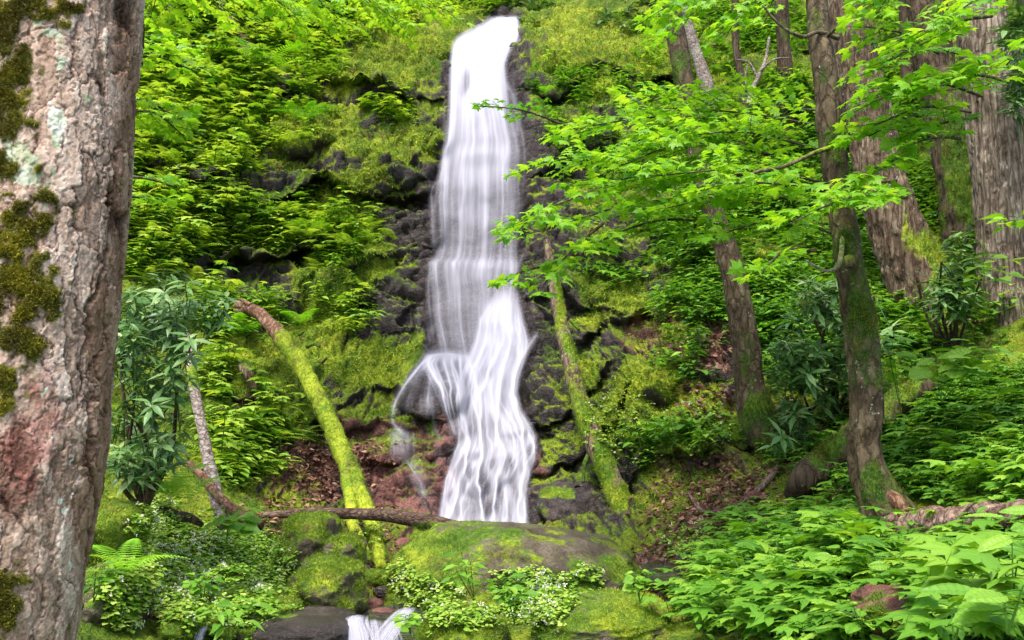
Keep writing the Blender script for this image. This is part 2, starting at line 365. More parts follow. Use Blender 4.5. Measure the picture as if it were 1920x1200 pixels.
# rounded masses that stand out from the slope: cx, cy, rx, ry (px), how far (m)
DOMES = [(806,738,64,72,.42),(1135,820,110,120,.40),(1200,715,110,66,.32),(705,325,110,44,.35),(655,525,95,90,.40),(690,170,95,46,.35),(560,265,80,40,.3),(722,868,54,38,.26),(792,935,50,62,.2),(742,1022,66,52,.26),(835,825,40,44,.16),
 (1042,765,60,64,.3),(1030,868,42,38,.22),(1072,935,74,52,.3),(1062,112,76,46,.35),(1200,118,95,40,.35),(1500,170,80,60,.7),(1400,485,130,34,.35),(905,890,50,60,.2),(760,90,110,34,.3),(470,420,90,44,.3),
 (380,330,70,40,.35),(520,720,100,50,.3),(1050,560,60,60,.25),(1320,830,120,60,.35),(1130,480,90,50,.3),(760,600,60,60,.2),(790,420,40,60,.2),(520,180,60,30,.25),(1300,690,70,50,.2)]
def domes(px, py):
    wx = px + 22 * fbm(p2(px / 50, py / 50), 3, 131); wy = py + 18 * fbm(p2(px / 50, py / 50), 3, 141); d = np.zeros(px.shape)
    for cx, cy, rx, ry, a_ in DOMES:
        r2 = ((wx - cx) / rx) ** 2 + ((wy - cy + .15 * ry) / ry) ** 2; d = np.maximum(d, a_ * np.sqrt(np.clip(1 - r2, 0, 1)))
    return d
def axis(a, b, lo, hi, step, big):
    return np.r_[np.arange(a, lo, big), np.arange(lo, hi, step), np.arange(hi, b + 1, big)].astype(float)
GX = axis(-600, 2600, -90, 2010, 3., 20.); GYs = axis(-600, 2200, -40, 1240, 2.8, 24.)
PX, PY = np.meshgrid(GX, GYs); D0 = gl(G0, gx, gy, PX, PY)
P0 = at(PX, PY, D0); N0 = grid_normals(P0)
WM = in_water(PX, PY, 4)
cliff = blobs(PX, PY, [(700,450,500,480),(1150,700,230,330),(960,500,380,480),(400,300,260,260),(1350,700,180,220)], .3)
inframe = sst(-600, 0, PX) * (1 - sst(1920, 2500, PX))
D1 = D0 + lips(PX, PY) * (1 - .55 * WM) - domes(PX, PY)
P1 = at(PX, PY, D1)
# strata: the rock steps forward and back as it rises
warp = P0 + .35 * np.stack([fbm(P0 * .9, 3, 51), fbm(P0 * .9, 3, 52), fbm(P0 * .9, 3, 53)], -1)
zz = (warp[..., 2] + .18 * warp[..., 0]) / .62; fr = zz - np.floor(zz)
step = np.where(fr > .22, (fr - .22) / .78, 1 - fr / .22)           # rises slowly to the lip, drops fast below it
f1, f2, idv = worley(warp * np.array([1.3, 1.3, 1.9]), 61); edge = sst(0, .22, f2 - f1)
tl = warp + .05 * np.stack([fbm(P0 * 7, 3, 54), fbm(P0 * 7, 3, 55), fbm(P0 * 7, 3, 56)], -1); tl = np.stack([tl[..., 0] * 2.4, tl[..., 1] * 2.4, (tl[..., 2] + .35 * np.abs(tl[..., 0] - .3)) * 7.5], -1)
g1, g2, gid = worley(tl, 71); gedge = sst(0, .16, g2 - g1)
rocky = cliff * (1 - .55 * WM)
near = sst(3, 9, P0[..., 1])
fineR = fbm(P0 * np.array([22, 22, 34.]), 3, 93); WN = .55 * WM
redB0 = blobs(PX, PY, [(750,900,130,110),(750,1030,110,60),(1060,860,90,120)], .3)
rocky = rocky * (1 - .65 * redB0)
disp = rocky * (.20 * (step - .4) + .17 * (idv - .5) * edge + .06 * (gid - .5) * gedge + .06 * (gedge - .8)) + redB0 * (.035 * (gid - .5) + .015 * (gedge - 1) + .10 * (idv - .5) * edge) \
     + (.14 * fbm(P0 * 1.1, 4, 81) + .055 * fbm(P0 * 4.5, 3, 85)) * (.35 + .65 * near) * (1 - .5 * WM)
lump = np.abs(fbm(P0 * 7., 3, 88)); lump2 = np.abs(fbm(P0 * 2.6, 3, 89)); disp = disp + (.13 * (.35 - lump2) * near * (1 - WM)) + (.05 * (.5 - lump) + .026 * fineR) * (.4 + .6 * near) * (1 - .5 * WM)
P = P1 + N0 * disp[..., None]
NN = grid_normals(P); nz = NN[..., 2]
def S(px, py): return gl(P, GX, GYs, px, py)
def SN(px, py): return nrm(gl(NN, GX, GYs, px, py))
def SY(px, py): return S(px, py)[..., 1]

# what covers it
moss = .55 + .55 * nz + .5 * fbm(P0 * 1.3, 4, 101)
MOSSY = [(775,775,36,26,1,-30),(800,700,30,16,.8),(760,70,160,50),(700,140,110,40),(760,290,90,40),(690,350,90,30),(600,250,80,50),(680,500,80,50),(510,700,90,70),(530,790,80,35),(700,690,130,40,.95),(620,560,60,100),
  (1130,110,140,70),(1080,60,110,40),(1300,130,90,50),(1190,760,120,60,1,-35),(1130,800,90,40,1,-35),(1250,650,60,50),(1230,940,60,40),(1280,800,110,80),(1080,720,30,60,.9,40),(560,900,60,40,.7),
  (640,420,100,50),(480,250,200,60),(1300,560,60,50),(1140,560,70,50),(780,745,60,40,.9),(1120,610,50,25),(1330,900,60,40,.7),(1500,160,70,60,.8)]
ROCK = [(1060,92,50,20,1),(1110,120,40,14,.9),(985,70,12,40,.8),(770,590,80,75),(760,420,60,60),(800,330,50,30),(1030,450,40,140,.9),(1010,300,30,60,.9),(960,120,30,70),(1050,760,60,60,1,-35),(1040,850,60,60,.9),(1090,960,110,60,.9),(1130,640,60,30,.8),
  (1040,100,55,25,1),(1190,640,60,30,.8),(1360,700,55,50,.75),(700,430,70,40,.7),(470,540,80,40,.8),(390,385,60,35,.8),(560,880,90,60,.75),(690,640,50,20,.5),(760,900,140,120,1),(700,1060,130,60,1),
  (640,720,60,50,.5),(1200,160,70,20,.8),(1040,560,60,70,.9),(960,20,90,16,.6)]
RED = [(720,870,60,50),(800,900,60,90,.9),(760,960,80,60,.9),(745,1020,70,60,1),(790,830,50,25,.9),(830,810,40,40,.5),(1010,870,20,30,.6),(700,800,70,22,.7),(740,1120,90,40,.6),(1200,640,45,18,.7)]
LIT = [(1330,950,110,80),(1290,640,90,50,.9),(1330,760,60,30,.8),(600,860,110,60),(480,760,60,30,.8),(1500,850,80,70,.7),(740,50,30,14,.7),(510,190,30,22,.8),(520,325,40,14,.6),(1370,1010,90,40),
  (1260,1080,90,50,.9),(560,930,90,40,.8),(500,1000,90,40,.5),(690,1010,60,60,.3),(1400,620,60,60,.4)]
mB = blobs(PX, PY, MOSSY, .45, 26); rB = blobs(PX, PY, ROCK, .4, 34); redB = blobs(PX, PY, RED, .35, 26); lB = blobs(PX, PY, LIT, .4, 34)
wet = np.clip(WM + blobs(PX, PY, [(960,500,260,560),(760,950,180,160)], .5), 0, 1)
aM = np.clip(moss + .75 * mB - .80 * rB * (1 - .65 * sst(.4, .75, nz)) - .55 * in_water(PX, PY, 14) - 1.2 * in_water(PX, PY, -4) - .5 * lB - .28 * (nz < .05) * cliff, 0, 1.2)
aM = sst(.42, .68, aM + .15 * fbm(P0 * 9, 3, 111))
aL = sst(.3, .7, lB + .35 * fbm(P0 * 4, 3, 121) + .25 * (nz - .5) + .25 * (PY > 1180))
aR = sst(.25, .75, redB + .2 * fbm(P0 * 3, 3, 131))
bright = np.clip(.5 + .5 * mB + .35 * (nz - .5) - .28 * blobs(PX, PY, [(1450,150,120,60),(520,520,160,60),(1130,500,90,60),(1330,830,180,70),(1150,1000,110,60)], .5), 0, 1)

def terrain_mat():
    t = NT('mossy_rock_ground'); co = t.co()
    n1 = t.noise(5, 5, .65); n2 = t.noise(45, 4, .7); n3 = t.noise(170, 2, .6)
    stre = t.noise(8, 5, .7, t.scale(co, (1, 1, 3.2)))
    rock = t.ramp(t.math('ADD', t.math('MULTIPLY', stre, .55), t.math('MULTIPLY', n2, .5)), [(.38, (.008, .007, .007)), (.5, (.034, .027, .026)), (.62, (.095, .075, .073)), (.76, (.24, .20, .195))])
    red = t.ramp(t.math('ADD', t.math('MULTIPLY', n1, .6), t.math('MULTIPLY', n2, .45)), [(.38, (.035, .016, .015)), (.49, (.13, .056, .048)), (.59, (.26, .12, .10)), (.75, (.42, .26, .24))])
    base = t.mix(t.attr('red'), rock, red); base = t.mix(t.attr('crack'), base, t.mix(1., base, (.2, .18, .17), 'MULTIPLY'))
    vc = t.voro(34, out='Color'); sep = t.new('ShaderNodeSeparateColor'); t.put(sep.inputs[0], vc)
    lit = t.ramp(sep.outputs[0], [(0, (.03, .014, .01)), (.45, (.085, .038, .028)), (.8, (.17, .085, .06)), (.95, (.34, .2, .16))])
    base = t.mix(t.attr('litter'), base, lit)
    mc, mb = moss_col(t)
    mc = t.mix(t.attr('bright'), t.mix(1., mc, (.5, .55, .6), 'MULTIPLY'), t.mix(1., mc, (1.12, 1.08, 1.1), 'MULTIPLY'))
    col = t.mix(t.attr('moss'), base, mc)
    m_ = t.attr('moss'); dry = t.math('MAXIMUM', m_, t.attr('litter'))
    rough = t.math('ADD', .34, t.math('MULTIPLY', dry, .55))
    h = t.math('ADD', t.math('MULTIPLY', n2, 1.), t.math('ADD', t.math('MULTIPLY', n3, .5), t.math('MULTIPLY', t.voro(60), .5)))
    return t.fin(col, rough, t.bump(h, .9, .03), .22)
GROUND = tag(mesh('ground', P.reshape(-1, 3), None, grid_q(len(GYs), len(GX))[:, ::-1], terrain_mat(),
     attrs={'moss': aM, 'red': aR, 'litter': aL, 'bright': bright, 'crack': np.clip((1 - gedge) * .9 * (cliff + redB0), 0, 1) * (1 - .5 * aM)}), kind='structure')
# the forest floor that carries on behind and beside the camera
def soil_mat():
    t = NT('forest_soil'); n = t.noise(3, 5); return t.fin(t.ramp(n, [(.35, (.03, .02, .012)), (.6, (.03, .06, .012))]), .9, t.bump(t.noise(30), .6, .03))
fx, fy = np.meshgrid(np.linspace(-40, 40, 60), np.linspace(-40, 20, 50)); fz = -1.35 + .25 * fbm(p2(fx / 4, fy / 4), 3, 5) + .0 * fx
tag(mesh('forest_floor', np.stack([fx, fy, fz - .4], -1).reshape(-1, 3), None, grid_q(50, 60), soil_mat()), kind='structure')
# ------------------------------------------------------------------ falling water: thin sheets and strands lying just proud of the rock
def water_mat(name='falling_water'):
    t = NT(name); a = t.attr('dens')
    t.put(t.b.inputs['Base Color'], (.56, .56, .65)); t.put(t.b.inputs['Roughness'], .6); t.put(t.b.inputs['Specular IOR Level'], .2)
    tr = t.new('ShaderNodeBsdfTranslucent'); t.put(tr.inputs[0], (.56, .57, .67))
    mx = t.new('ShaderNodeMixShader'); mx.inputs[0].default_value = .3; t.put(mx.inputs[1], t.b.outputs[0]); t.put(mx.inputs[2], tr.outputs[0])
    tp = t.new('ShaderNodeBsdfTransparent'); m2 = t.new('ShaderNodeMixShader'); t.put(m2.inputs[0], a)
    t.put(m2.inputs[1], tp.outputs[0]); t.put(m2.inputs[2], mx.outputs[0]); t.t.links.new(m2.outputs[0], t.out.inputs[0]); return t.m
WATER = water_mat()
# a smoothed copy of the ground for water to run over
Ps = P.copy()
for _ in range(3):
    for ax, w in ((0, 3), (1, 3)):
        q = np.pad(Ps, [(w, w) if a == ax else (0, 0) for a in (0, 1, 2)], mode='edge')
        Ps = sum(np.take(q, np.arange(k, k + Ps.shape[ax]), axis=ax) for k in range(2*w+1)) / (2*w+1)
def SW(px, py, off):
    p = gl(Ps, GX, GYs, px, py); Yt = np.minimum(p[..., 1], S(px, py)[..., 1]) - off
    return at(px, py, Yt)
def box(G, w, ax):
    q = np.pad(G, [(w, w) if a == ax else (0, 0) for a in (0, 1)], mode='edge'); return sum(np.take(q, np.arange(k, k + G.shape[ax]), axis=ax) for k in range(2*w+1)) / (2*w+1)
X0, X1, Y0_, Y1_ = 690, 1050, 24, 1022
wx_, wy_ = np.arange(X0, X1 + 1., 2.), np.arange(Y0_, Y1_ + 1., 2.); WX, WY = np.meshgrid(wx_, wy_); YW = S(WX, WY)[..., 1]
q = np.pad(YW, 3, mode='edge'); YM = YW.copy()
for a_ in range(7):
    for b_ in range(7): YM = np.minimum(YM, q[a_:a_+YW.shape[0], b_:b_+YW.shape[1]])
YM = .6 * YM + .4 * YW
for _ in range(2):
    YM = box(box(YM, 3, 0), 3, 1)
YM = np.minimum(YM, YW)
for _ in range(2): YM = box(box(YM, 1, 0), 1, 1)
def SW(px, py, off): return at(px, py, gl(YM, wx_, wy_, px, py) - off)
# the flow is traced: thousands of drops run down between the edges of the fall, drift round bumps and gather into strands
W_, H_ = X1 - X0 + 1, Y1_ - Y0_ + 1
def splat(G, x, y, w):
    x = x - X0; y = y - Y0_; i = np.floor(x).astype(int); j = np.floor(y).astype(int); u = x - i; v = y - j
    ok = (i >= 0) & (i < W_ - 1) & (j >= 0) & (j < H_ - 1); i, j, u, v = i[ok], j[ok], u[ok], v[ok]; w = np.broadcast_to(w, x.shape)[ok]
    np.add.at(G, (j, i), w * (1-u) * (1-v)); np.add.at(G, (j, i+1), w * u * (1-v)); np.add.at(G, (j+1, i), w * (1-u) * v); np.add.at(G, (j+1, i+1), w * u * v)
def run(rows, n, seed, k=.004, fx=7., fy=lambda y: 1 / 200., wob=1.):
    """free drops inside rows (y,left,right,amount)"""
    rows = np.array(rows, float); G = np.zeros((H_, W_)); r = np.random.default_rng(seed); u = r.uniform(-.0, 1., n); ph = 0.
    for y in np.arange(rows[0, 0], rows[-1, 0], 1.):
        L, R, A = (np.interp(y, rows[:, 0], rows[:, c]) for c in (1, 2, 3)); ph += fy(y)
        e = 1e-2; q = lambda v: fbm(p2(v * fx, np.full(n, ph), seed), 3, seed, .6)
        u = u - k * (q(u + e) - q(u - e)) / (2 * e) * wob; u = u + r.normal(0, .0022, n); u = np.where(u < 0, -u, np.where(u > 1, 2 - u, u)); 
        sw = .02 * fbm(p2(np.full(n, y / 40.), np.zeros(n), seed + 8), 2, seed); x = L + (R - L) * (u + sw * (1 - 2 * abs(u - .5)))
        splat(G, x, np.full(n, y), A * (R - L) / n)
    return G
UPR = [(30,938,968,3),(50,905,970,3),(65,884,970,3),(75,860,968,3),(90,852,955,3),(120,849,945,2.1),(165,848,950,1.8),(200,846,955,1.5),(240,842,965,1.15),(265,839,972,1.0),(285,832,975,1.5),(310,828,972,1.15),(340,824,972,.95),
  (380,822,974,.85),(420,824,970,.66),(455,824,968,.52),(484,815,968,.55),(492,804,970,1.05),(510,805,968,.8),(550,810,965,.55),(600,814,960,.40),(640,824,962,.32),(668,828,965,.2),(690,835,960,.08)]
fyu = lambda y: 1 / 330. if not (y < 90 or 262 < y < 300 or 480 < y < 512) else 1 / 40.
Gd = .20 * run(UPR, 2600, 3, .00010, 6., fyu, 1) + .34 * run(UPR, 3000, 5, .00004, 30., fyu) + .46 * run(UPR, 4000, 6, 0., 9., fyu)
LOWR = [(545,930,972,.2),(575,915,975,.9),(600,900,980,1.2),(640,893,988,1.3),(670,880,985,1.3),(700,866,975,1.5),(740,864,966,1.7),(770,862,975,1.7),(800,862,992,1.8),(835,858,1003,1.8),(860,848,1003,1.5),(900,836,990,1.5),(940,828,984,1.6),(980,822,986,1.9),(1015,835,995,2.)]
Gd += .45 * run(LOWR, 2600, 7, .0006, 6., lambda y: 1 / 50.) + .4 * run(LOWR, 2600, 9, .0003, 11., lambda y: 1 / 26.) + .42 * run(LOWR, 3000, 10, 0., 11., lambda y: 1 / 26.)
FANR = [(666,800,880,.9),(680,790,885,1.),(700,800,890,1.1),(730,815,892,.8),(760,828,885,.55),(790,838,880,.4),(815,845,880,.3)]
Gd += run(FANR, 1600, 13, .0005, 6., lambda y: 1 / 50.)
# guided strands: path, half spread, weight per px of length
FLOWS = [([(945,540),(950,590),(948,650),(930,720),(908,760)],16,14),([(850,664),(880,672),(908,700),(910,750),(905,800),(893,850)],12,10),([(880,735),(905,748),(935,790),(955,838),(942,880),(930,930),(915,1000)],11,16),
 ([(905,750),(935,795),(975,825),(992,834)],8,7),([(1012,618),(990,650),(970,680),(966,715),(960,760),(945,810)],2.5,4.5),([(966,715),(950,780),(960,820)],6,5),([(950,745),(985,790),(1000,822),(962,842),(914,862),(874,884),(850,925),(836,960),(826,1000)],5,13),
 ([(935,850),(950,900),(958,950),(970,1005)],11,14),([(912,862),(893,920),(882,960),(878,1005)],4,6),([(850,775),(866,800),(876,830),(858,862),(843,900),(838,940),(850,1000)],3.5,5),([(960,842),(930,880),(905,930),(900,1005)],6,8),
 ([(874,884),(862,930),(856,1000)],5,5),([(980,840),(985,900),(978,960),(986,1005)],4,5),([(868,667),(835,664),(812,667),(794,680),(776,700),(758,724),(746,745),(738,766),(735,788)],2.2,7.),([(880,680),(850,672),(820,672),(800,684),(780,705)],2,2.),
 ([(735,785),(741,798),(756,812)],3,5),([(800,682),(806,712),(803,745),(806,772)],1.8,1.6),([(838,688),(812,705),(806,716)],1,1.2),([(850,670),(815,676),(785,705),(768,745),(762,790)],8,5.),([(860,672),(830,685),(812,720),(808,770),(812,800)],9,6.5),([(735,800),(752,830),(775,880),(800,930),(812,985)],10,5.5),([(745,800),(760,815),(768,850)],5,3.),([(700,905),(712,940)],3,.4),([(850,800),(838,840),(826,880)],5,2.),([(815,800),(822,850),(818,900)],6,1.5),([(880,985),(900,1005),(920,1016)],40,14),([(800,1000),(900,1008),(1010,1004)],9,40),([(815,712),(832,725),(830,752)],1.,.8),([(838,700),(866,712),(873,735),(868,775)],3,3),([(822,718),(850,715),(860,740),(858,772)],3,2),
 ([(850,78),(849,150),(848,240),(841,300),(836,400)],2.5,3),([(836,300),(820,350),(815,420),(819,480)],3,2),([(845,332),(814,348),(811,400),(815,474)],1.3,1.4),([(806,492),(803,540),(808,600),(814,645)],1.5,1.4),([(985,470),(972,500),(960,545)],2,1.6),
 ([(958,120),(965,170),(975,230),(983,290),(980,360),(976,430)],1.8,1.6),([(945,150),(962,182),(968,220),(972,260)],5,5),([(930,240),(945,300),(955,360),(968,430)],6,3),([(905,570),(890,620),(885,668)],7,3),
 ([(770,572),(772,622)],1.,.35),([(800,600),(806,652)],2.5,.9),([(783,560),(785,640)],2,.4),([(832,195),(832,262)],1.5,.6),([(836,215),(837,262)],1.5,.6),([(1012,640),(1008,665)],1,.3),([(1040,690),(1046,730)],.8,.2),
 ([(757,852),(770,875),(788,905),(796,950)],3.5,2.4),([(772,862),(784,880),(790,900)],6,1.2),([(812,770),(814,800),(832,830)],2,.8),([(905,50),(870,72),(852,92)],5,8),([(965,36),(950,60),(930,100)],7,14),([(968,520),(985,545),(1000,575),(1003,600)],1.5,.7),([(700,745),(735,752)],2,.3)]
r_ = np.random.default_rng(5)
for kf, (pts, sp, wt) in enumerate(FLOWS):
    C = spline(np.c_[np.array(pts, float), np.zeros(len(pts))], int(np.linalg.norm(np.diff(np.array(pts, float), axis=0), axis=1).sum() * 1.3)); m_ = len(C); tg = nrm(np.gradient(C, axis=0)); n = max(10, int(sp * 9)); tt = np.linspace(0, 1, m_)
    for i_ in range(n):
        low_ = C[0, 1] > 540 and sp > 4; o = r_.normal(0, sp * (1.0 if low_ else .6)) * (.55 + .75 * tt ** .7) + sp * .5 * fbm(p2(tt * 5, np.full(m_, i_ * .13 + kf)), 2, kf + 60); w = (.6 if low_ else 1.) * wt / 1.3 / n * sst(0, .15, tt) * (1 - sst(.8, 1, tt)) * r_.uniform(.2, 1.8)
        splat(Gd, C[:, 0] - tg[:, 1] * o, C[:, 1] + tg[:, 0] * o, w * np.clip(1 + .8 * fbm(p2(tt * 4, np.full(m_, kf + 3.3)), 2, kf + 80), .2, 2))
for i_ in range(46):                                              # the thin curtains
    x = 733 + i_ * .95 + r_.normal(0, .5); y = np.arange(811, 850 + r_.uniform(0, 30), 1.); splat(Gd, x + np.cumsum(r_.normal(0, .06, len(y))), y, r_.choice([.05, .15, .7]) * (1 - sst(835, 880, y)))
for i_ in range(16): x = 800 + r_.uniform(-14, 12); y = np.arange(745, 775, 1.); splat(Gd, np.full(len(y), x), y, r_.choice([.1, .4]))
for i_ in range(60):
    x = r_.choice([r_.uniform(770, 830), r_.uniform(940, 990), r_.uniform(820, 960)]); y0 = r_.uniform(560, 640) if x < 830 else r_.uniform(180, 440); y = np.arange(y0, y0 + r_.uniform(25, 80), 1.); splat(Gd, np.full(len(y), x), y, r_.uniform(.05, .35) * np.sin(np.linspace(0, np.pi, len(y))))
soft = box(box(box(box(Gd, 6, 0), 4, 1), 8, 0), 4, 1); fine_ = box(Gd, 2, 0); fine_ = .25 * np.roll(fine_, 1, 1) + .5 * fine_ + .25 * np.roll(fine_, -1, 1)
up_ = sst(640, 690, np.arange(Y0_, Y1_ + 1.))[:, None]; Gd = (.34 + .22 * up_) * fine_ + (.66 - .22 * up_) * soft
gxp, gyp = np.arange(X0, X1 + 1.), np.arange(Y0_, Y1_ + 1.)
sx, sy = np.arange(X0 + 4, X1 - 3, 1.25), np.arange(Y0_ + 2, Y1_ - 2, 1.6); SX, SYY = np.meshgrid(sx, sy); dd_ = gl(Gd, gxp, gyp, SX, SYY) * (1 - .34 * sst(700, 800, SYY))
hole = 1 - blobs(SX, SYY, [(880,720,10,22,.4),(915,700,8,16,.35),(945,760,9,18,.45),(890,860,22,8,.45),(960,815,20,7,.4),(910,918,26,7,.4),(950,960,8,20,.5),(860,950,8,20,.5),(962,190,22,100,.65),(966,340,20,130,.65),(938,410,18,70,.4),(822,400,14,110,.5),(812,560,12,90,.4),(965,560,14,50,.3),(850,380,12,70,.25),(838,240,8,50,.4),(900,300,30,14,.35),(872,152,8,30,.75),(896,112,8,18,.4),(915,545,24,20,.25),(905,905,9,22,.6),(880,882,8,20,.6),(914,948,18,24,.8),(905,905,14,26,.8),(950,870,12,16,.6),(925,870,9,14,.5),(968,930,8,26,.5),(868,800,8,24,.5),(935,920,7,30,.5),(885,950,8,30,.5),(990,845,8,14,.5),(868,905,8,26,.5),(898,802,16,26,.55),(985,865,10,20,.5),(880,815,9,18,.5),(925,795,7,22,.4)], .7, 7)
al_ = 1 - np.exp(-(1.05 - .22 * sst(180, 300, SYY) * (1 - sst(540, 680, SYY))) * dd_ * hole); al_ = np.clip(al_ - .015, 0, .985) * sst(Y0_ + 3, Y0_ + 12, SYY)
keep = box(box(al_, 3, 0), 3, 1) > .004; Vw = SW(SX, SYY, .13 + .06 * gl(soft, gxp, gyp, SX, SYY) / 2.5)
Qw = grid_q(len(sy), len(sx))[:, ::-1]; Qw = Qw[keep.ravel()[Qw].any(1)]
used_ = np.unique(Qw); remap = np.full(Vw[..., 0].size, -1); remap[used_] = np.arange(len(used_))
tag(mesh('waterfall', Vw.reshape(-1, 3)[used_], None, remap[Qw], WATER, attrs={'dens': al_.ravel()[used_]}), kind='structure')
# small cascades and dark pools of the stream in front
def pool_mat():
    t = NT('stream_water'); n = t.noise(9, 3, .5, t.scale(t.co(), (1, 2.2, 1))); return t.fin(t.ramp(n, [(.4, (.012, .012, .013)), (.7, (.05, .05, .055))]), .08, t.bump(n, .25, .02), .6)
POOL = pool_mat()
def pool(name, pts, Y0, dz=0):
    c = S(*np.mean(np.array(pts, float), 0)); a = np.array([S(x, y) for x, y in pts]); z = np.median(a[:, 2]) + dz
    V = []; n = len(pts)
    for x, y in pts:
        d = at(x, y, 1.); V.append(d * (z / d[2]))
    V = np.array(V); V = np.vstack([V, V.mean(0)]); V[:, 2] = z
    return tag(mesh(name, V, [(n, k, (k+1) % n) for k in range(n)], None, POOL), kind='structure')
# where a line of sight meets the ground
DG = bpy.context.evaluated_depsgraph_get(); DG.update()
def hitY(px, py):
    px, py = np.broadcast_arrays(np.asarray(px, float), np.asarray(py, float)); out = np.zeros(px.size)
    for i, d in enumerate(at(px, py, 1.).reshape(-1, 3)):
        o = Vector((0, 0, 0)); v = Vector(d).normalized(); out[i] = 6.
        for _ in range(5):
            hit, loc, nn, _i, ob, _m = scene.ray_cast(DG, o, v)
            if not hit: break
            if ob.name != 'ground': o = loc + v * .01; continue
            out[i] = loc.y; break
    return out.reshape(px.shape)
# ------------------------------------------------------------------ moss fuzz on things
def fuzz(name, V, N, wgt, n, size, mat=None, parent=None, lean=.5):
    mat = mat or MOSSB
    p = np.clip(wgt, 0, None) ** 1.5; 
    if p.sum() < 1: return None
    i = rng.choice(len(V), n, p=p / p.sum()); a = Acc()
    pos = V[i] + rng.normal(0, size * .5, (n, 3)); f = nrm(N[i] + lean * rng.normal(size=(n, 3)) + np.array([0, 0, .15]))
    cl = .5 + .5 * fbm(pos * 3.2, 3, 17) + .25 * fbm(pos * 16, 2, 27)
    a.add(TB, pos, f, rdir(n), size * rng.uniform(.6, 1.4, n), np.clip(cl + rng.normal(0, .13, n), 0, 1))
    return a.build(name, mat, parent)

# ------------------------------------------------------------------ bark and stone
def bark_mat(name, cols, moss_shift=0., vert=(1, 1, .22), sc=26, bump=.9, lich=None):
    t = NT(name); v = t.scale(t.co(), vert); a = t.noise(sc, 5, .7, v); dn_ = t.new('ShaderNodeTexNoise'); t.put(dn_.inputs['Vector'], v); dn_.inputs['Scale'].default_value = sc * .7; dn_.inputs['Detail'].default_value = 4
    vv = t.new('ShaderNodeVectorMath', operation='MULTIPLY_ADD'); t.put(vv.inputs[0], dn_.outputs['Color']); vv.inputs[1].default_value = (2.2 / sc,) * 3; t.put(vv.inputs[2], v)
    r = t.voro(sc * .8, vv.outputs[0], 'DISTANCE_TO_EDGE')
    crack = t.math('ADD', t.math('MULTIPLY', r, 5.), t.math('MULTIPLY', t.math('SUBTRACT', t.noise(sc * 2.5, 3, .7, v), .45), 2.), True); big = t.noise(3.5, 3, .6)
    col = t.ramp(t.math('ADD', t.math('MULTIPLY', a, .6), t.math('MULTIPLY', big, .42)), [(.36, cols[0]), (.52, cols[1]), (.68, cols[2])])
    col = t.mix(crack, t.mix(1., col, (.45, .40, .37), 'MULTIPLY'), col)
    if lich:
        l = t.math('GREATER_THAN', t.math('ADD', t.noise(22, 4, .7), t.math('MULTIPLY', t.noise(4, 2), .35)), lich[1]); col = t.mix(l, col, lich[0])
    mc, mb = moss_col(t, None, moss_shift); m = t.attr('moss')
    mf = t.ramp(t.math('ADD', m, t.math('MULTIPLY', t.math('SUBTRACT', t.noise(30, 3, .7), .5), .5)), [(.42, 0.), (.6, 1.)])
    col = t.mix(mf, col, mc)
    h = t.math('ADD', t.math('MULTIPLY', crack, .8), t.math('MULTIPLY', t.noise(90, 3, .7, v), .6))
    return t.fin(col, .85, t.bump(h, bump, .012), .2)
BARK_P = bark_mat('grey_plated_bark', ((.042, .027, .016), (.135, .095, .062), (.30, .24, .175)), 0, (1, 1, .16), 22, 1., ((.32, .34, .27), .86))
BARK_G = bark_mat('grooved_grey_bark', ((.06, .043, .029), (.19, .15, .108), (.40, .345, .275)), -.1, (1, 1, .09), 30, 1.)
BARK_M = bark_mat('mossy_young_bark', ((.03, .02, .012), (.085, .062, .036), (.19, .15, .09)), -.22, (1, 1, .4), 20, .8, ((.26, .28, .21), .84))
BARK_D = bark_mat('dark_bark', ((.03, .021, .013), (.078, .054, .034), (.16, .12, .085)), -.1, (1, 1, .25), 20, .8)
WOOD = bark_mat('weathered_wood', ((.07, .04, .028), (.20, .13, .10), (.36, .27, .22)), 0., (1, 1, .6), 30, .7)
WOOD_B = bark_mat('broken_brown_wood', ((.06, .03, .018), (.19, .10, .06), (.36, .24, .17)), .1, (1, 1, .5), 26, .7)
BARK_W = bark_mat('pale_birch_bark', ((.10, .07, .06), (.30, .25, .22), (.52, .48, .44)), 0, (1, 1, 1.5), 26, .7, ((.10, .06, .05), .84))
LOGD = bark_mat('dark_weathered_wood', ((.03, .018, .012), (.10, .065, .048), (.24, .17, .13)), 0., (.35, 1, 1), 30, .7)
TWIG = bark_mat('twig_bark', ((.04, .03, .02), (.10, .075, .05), (.2, .16, .12)), 0, (1, 1, 1), 30, .4)

def rock_mat(name, cols, rough=.75, shift=0.):
    t = NT(name); a = t.noise(6, 5, .65); b = t.noise(60, 4, .7)
    col = t.ramp(t.math('ADD', t.math('MULTIPLY', a, .6), t.math('MULTIPLY', b, .42)), [(.36, cols[0]), (.52, cols[1]), (.68, cols[2])])
    mc, mb = moss_col(t, None, shift); m = t.attr('moss')
    mf = t.ramp(t.math('ADD', m, t.math('MULTIPLY', t.math('SUBTRACT', t.noise(22, 4, .7), .5), .7)), [(.42, 0.), (.58, 1.)])
    h = t.math('ADD', b, t.math('MULTIPLY', t.noise(180, 2), .4))
    return t.fin(t.mix(mf, col, mc), t.math('ADD', rough, t.math('MULTIPLY', mf, .95 - rough)), t.bump(h, .8, .02), .3)
STONE = rock_mat('brown_boulder', ((.035, .028, .02), (.095, .075, .05), (.19, .155, .12)), .75, -.02)
STONE_W = rock_mat('wet_dark_stone', ((.012, .01, .01), (.04, .03, .028), (.13, .10, .095)), .25, -.05)
STONE_R = rock_mat('wet_red_stone', ((.04, .018, .016), (.16, .062, .05), (.30, .15, .13)), .35, -.05)

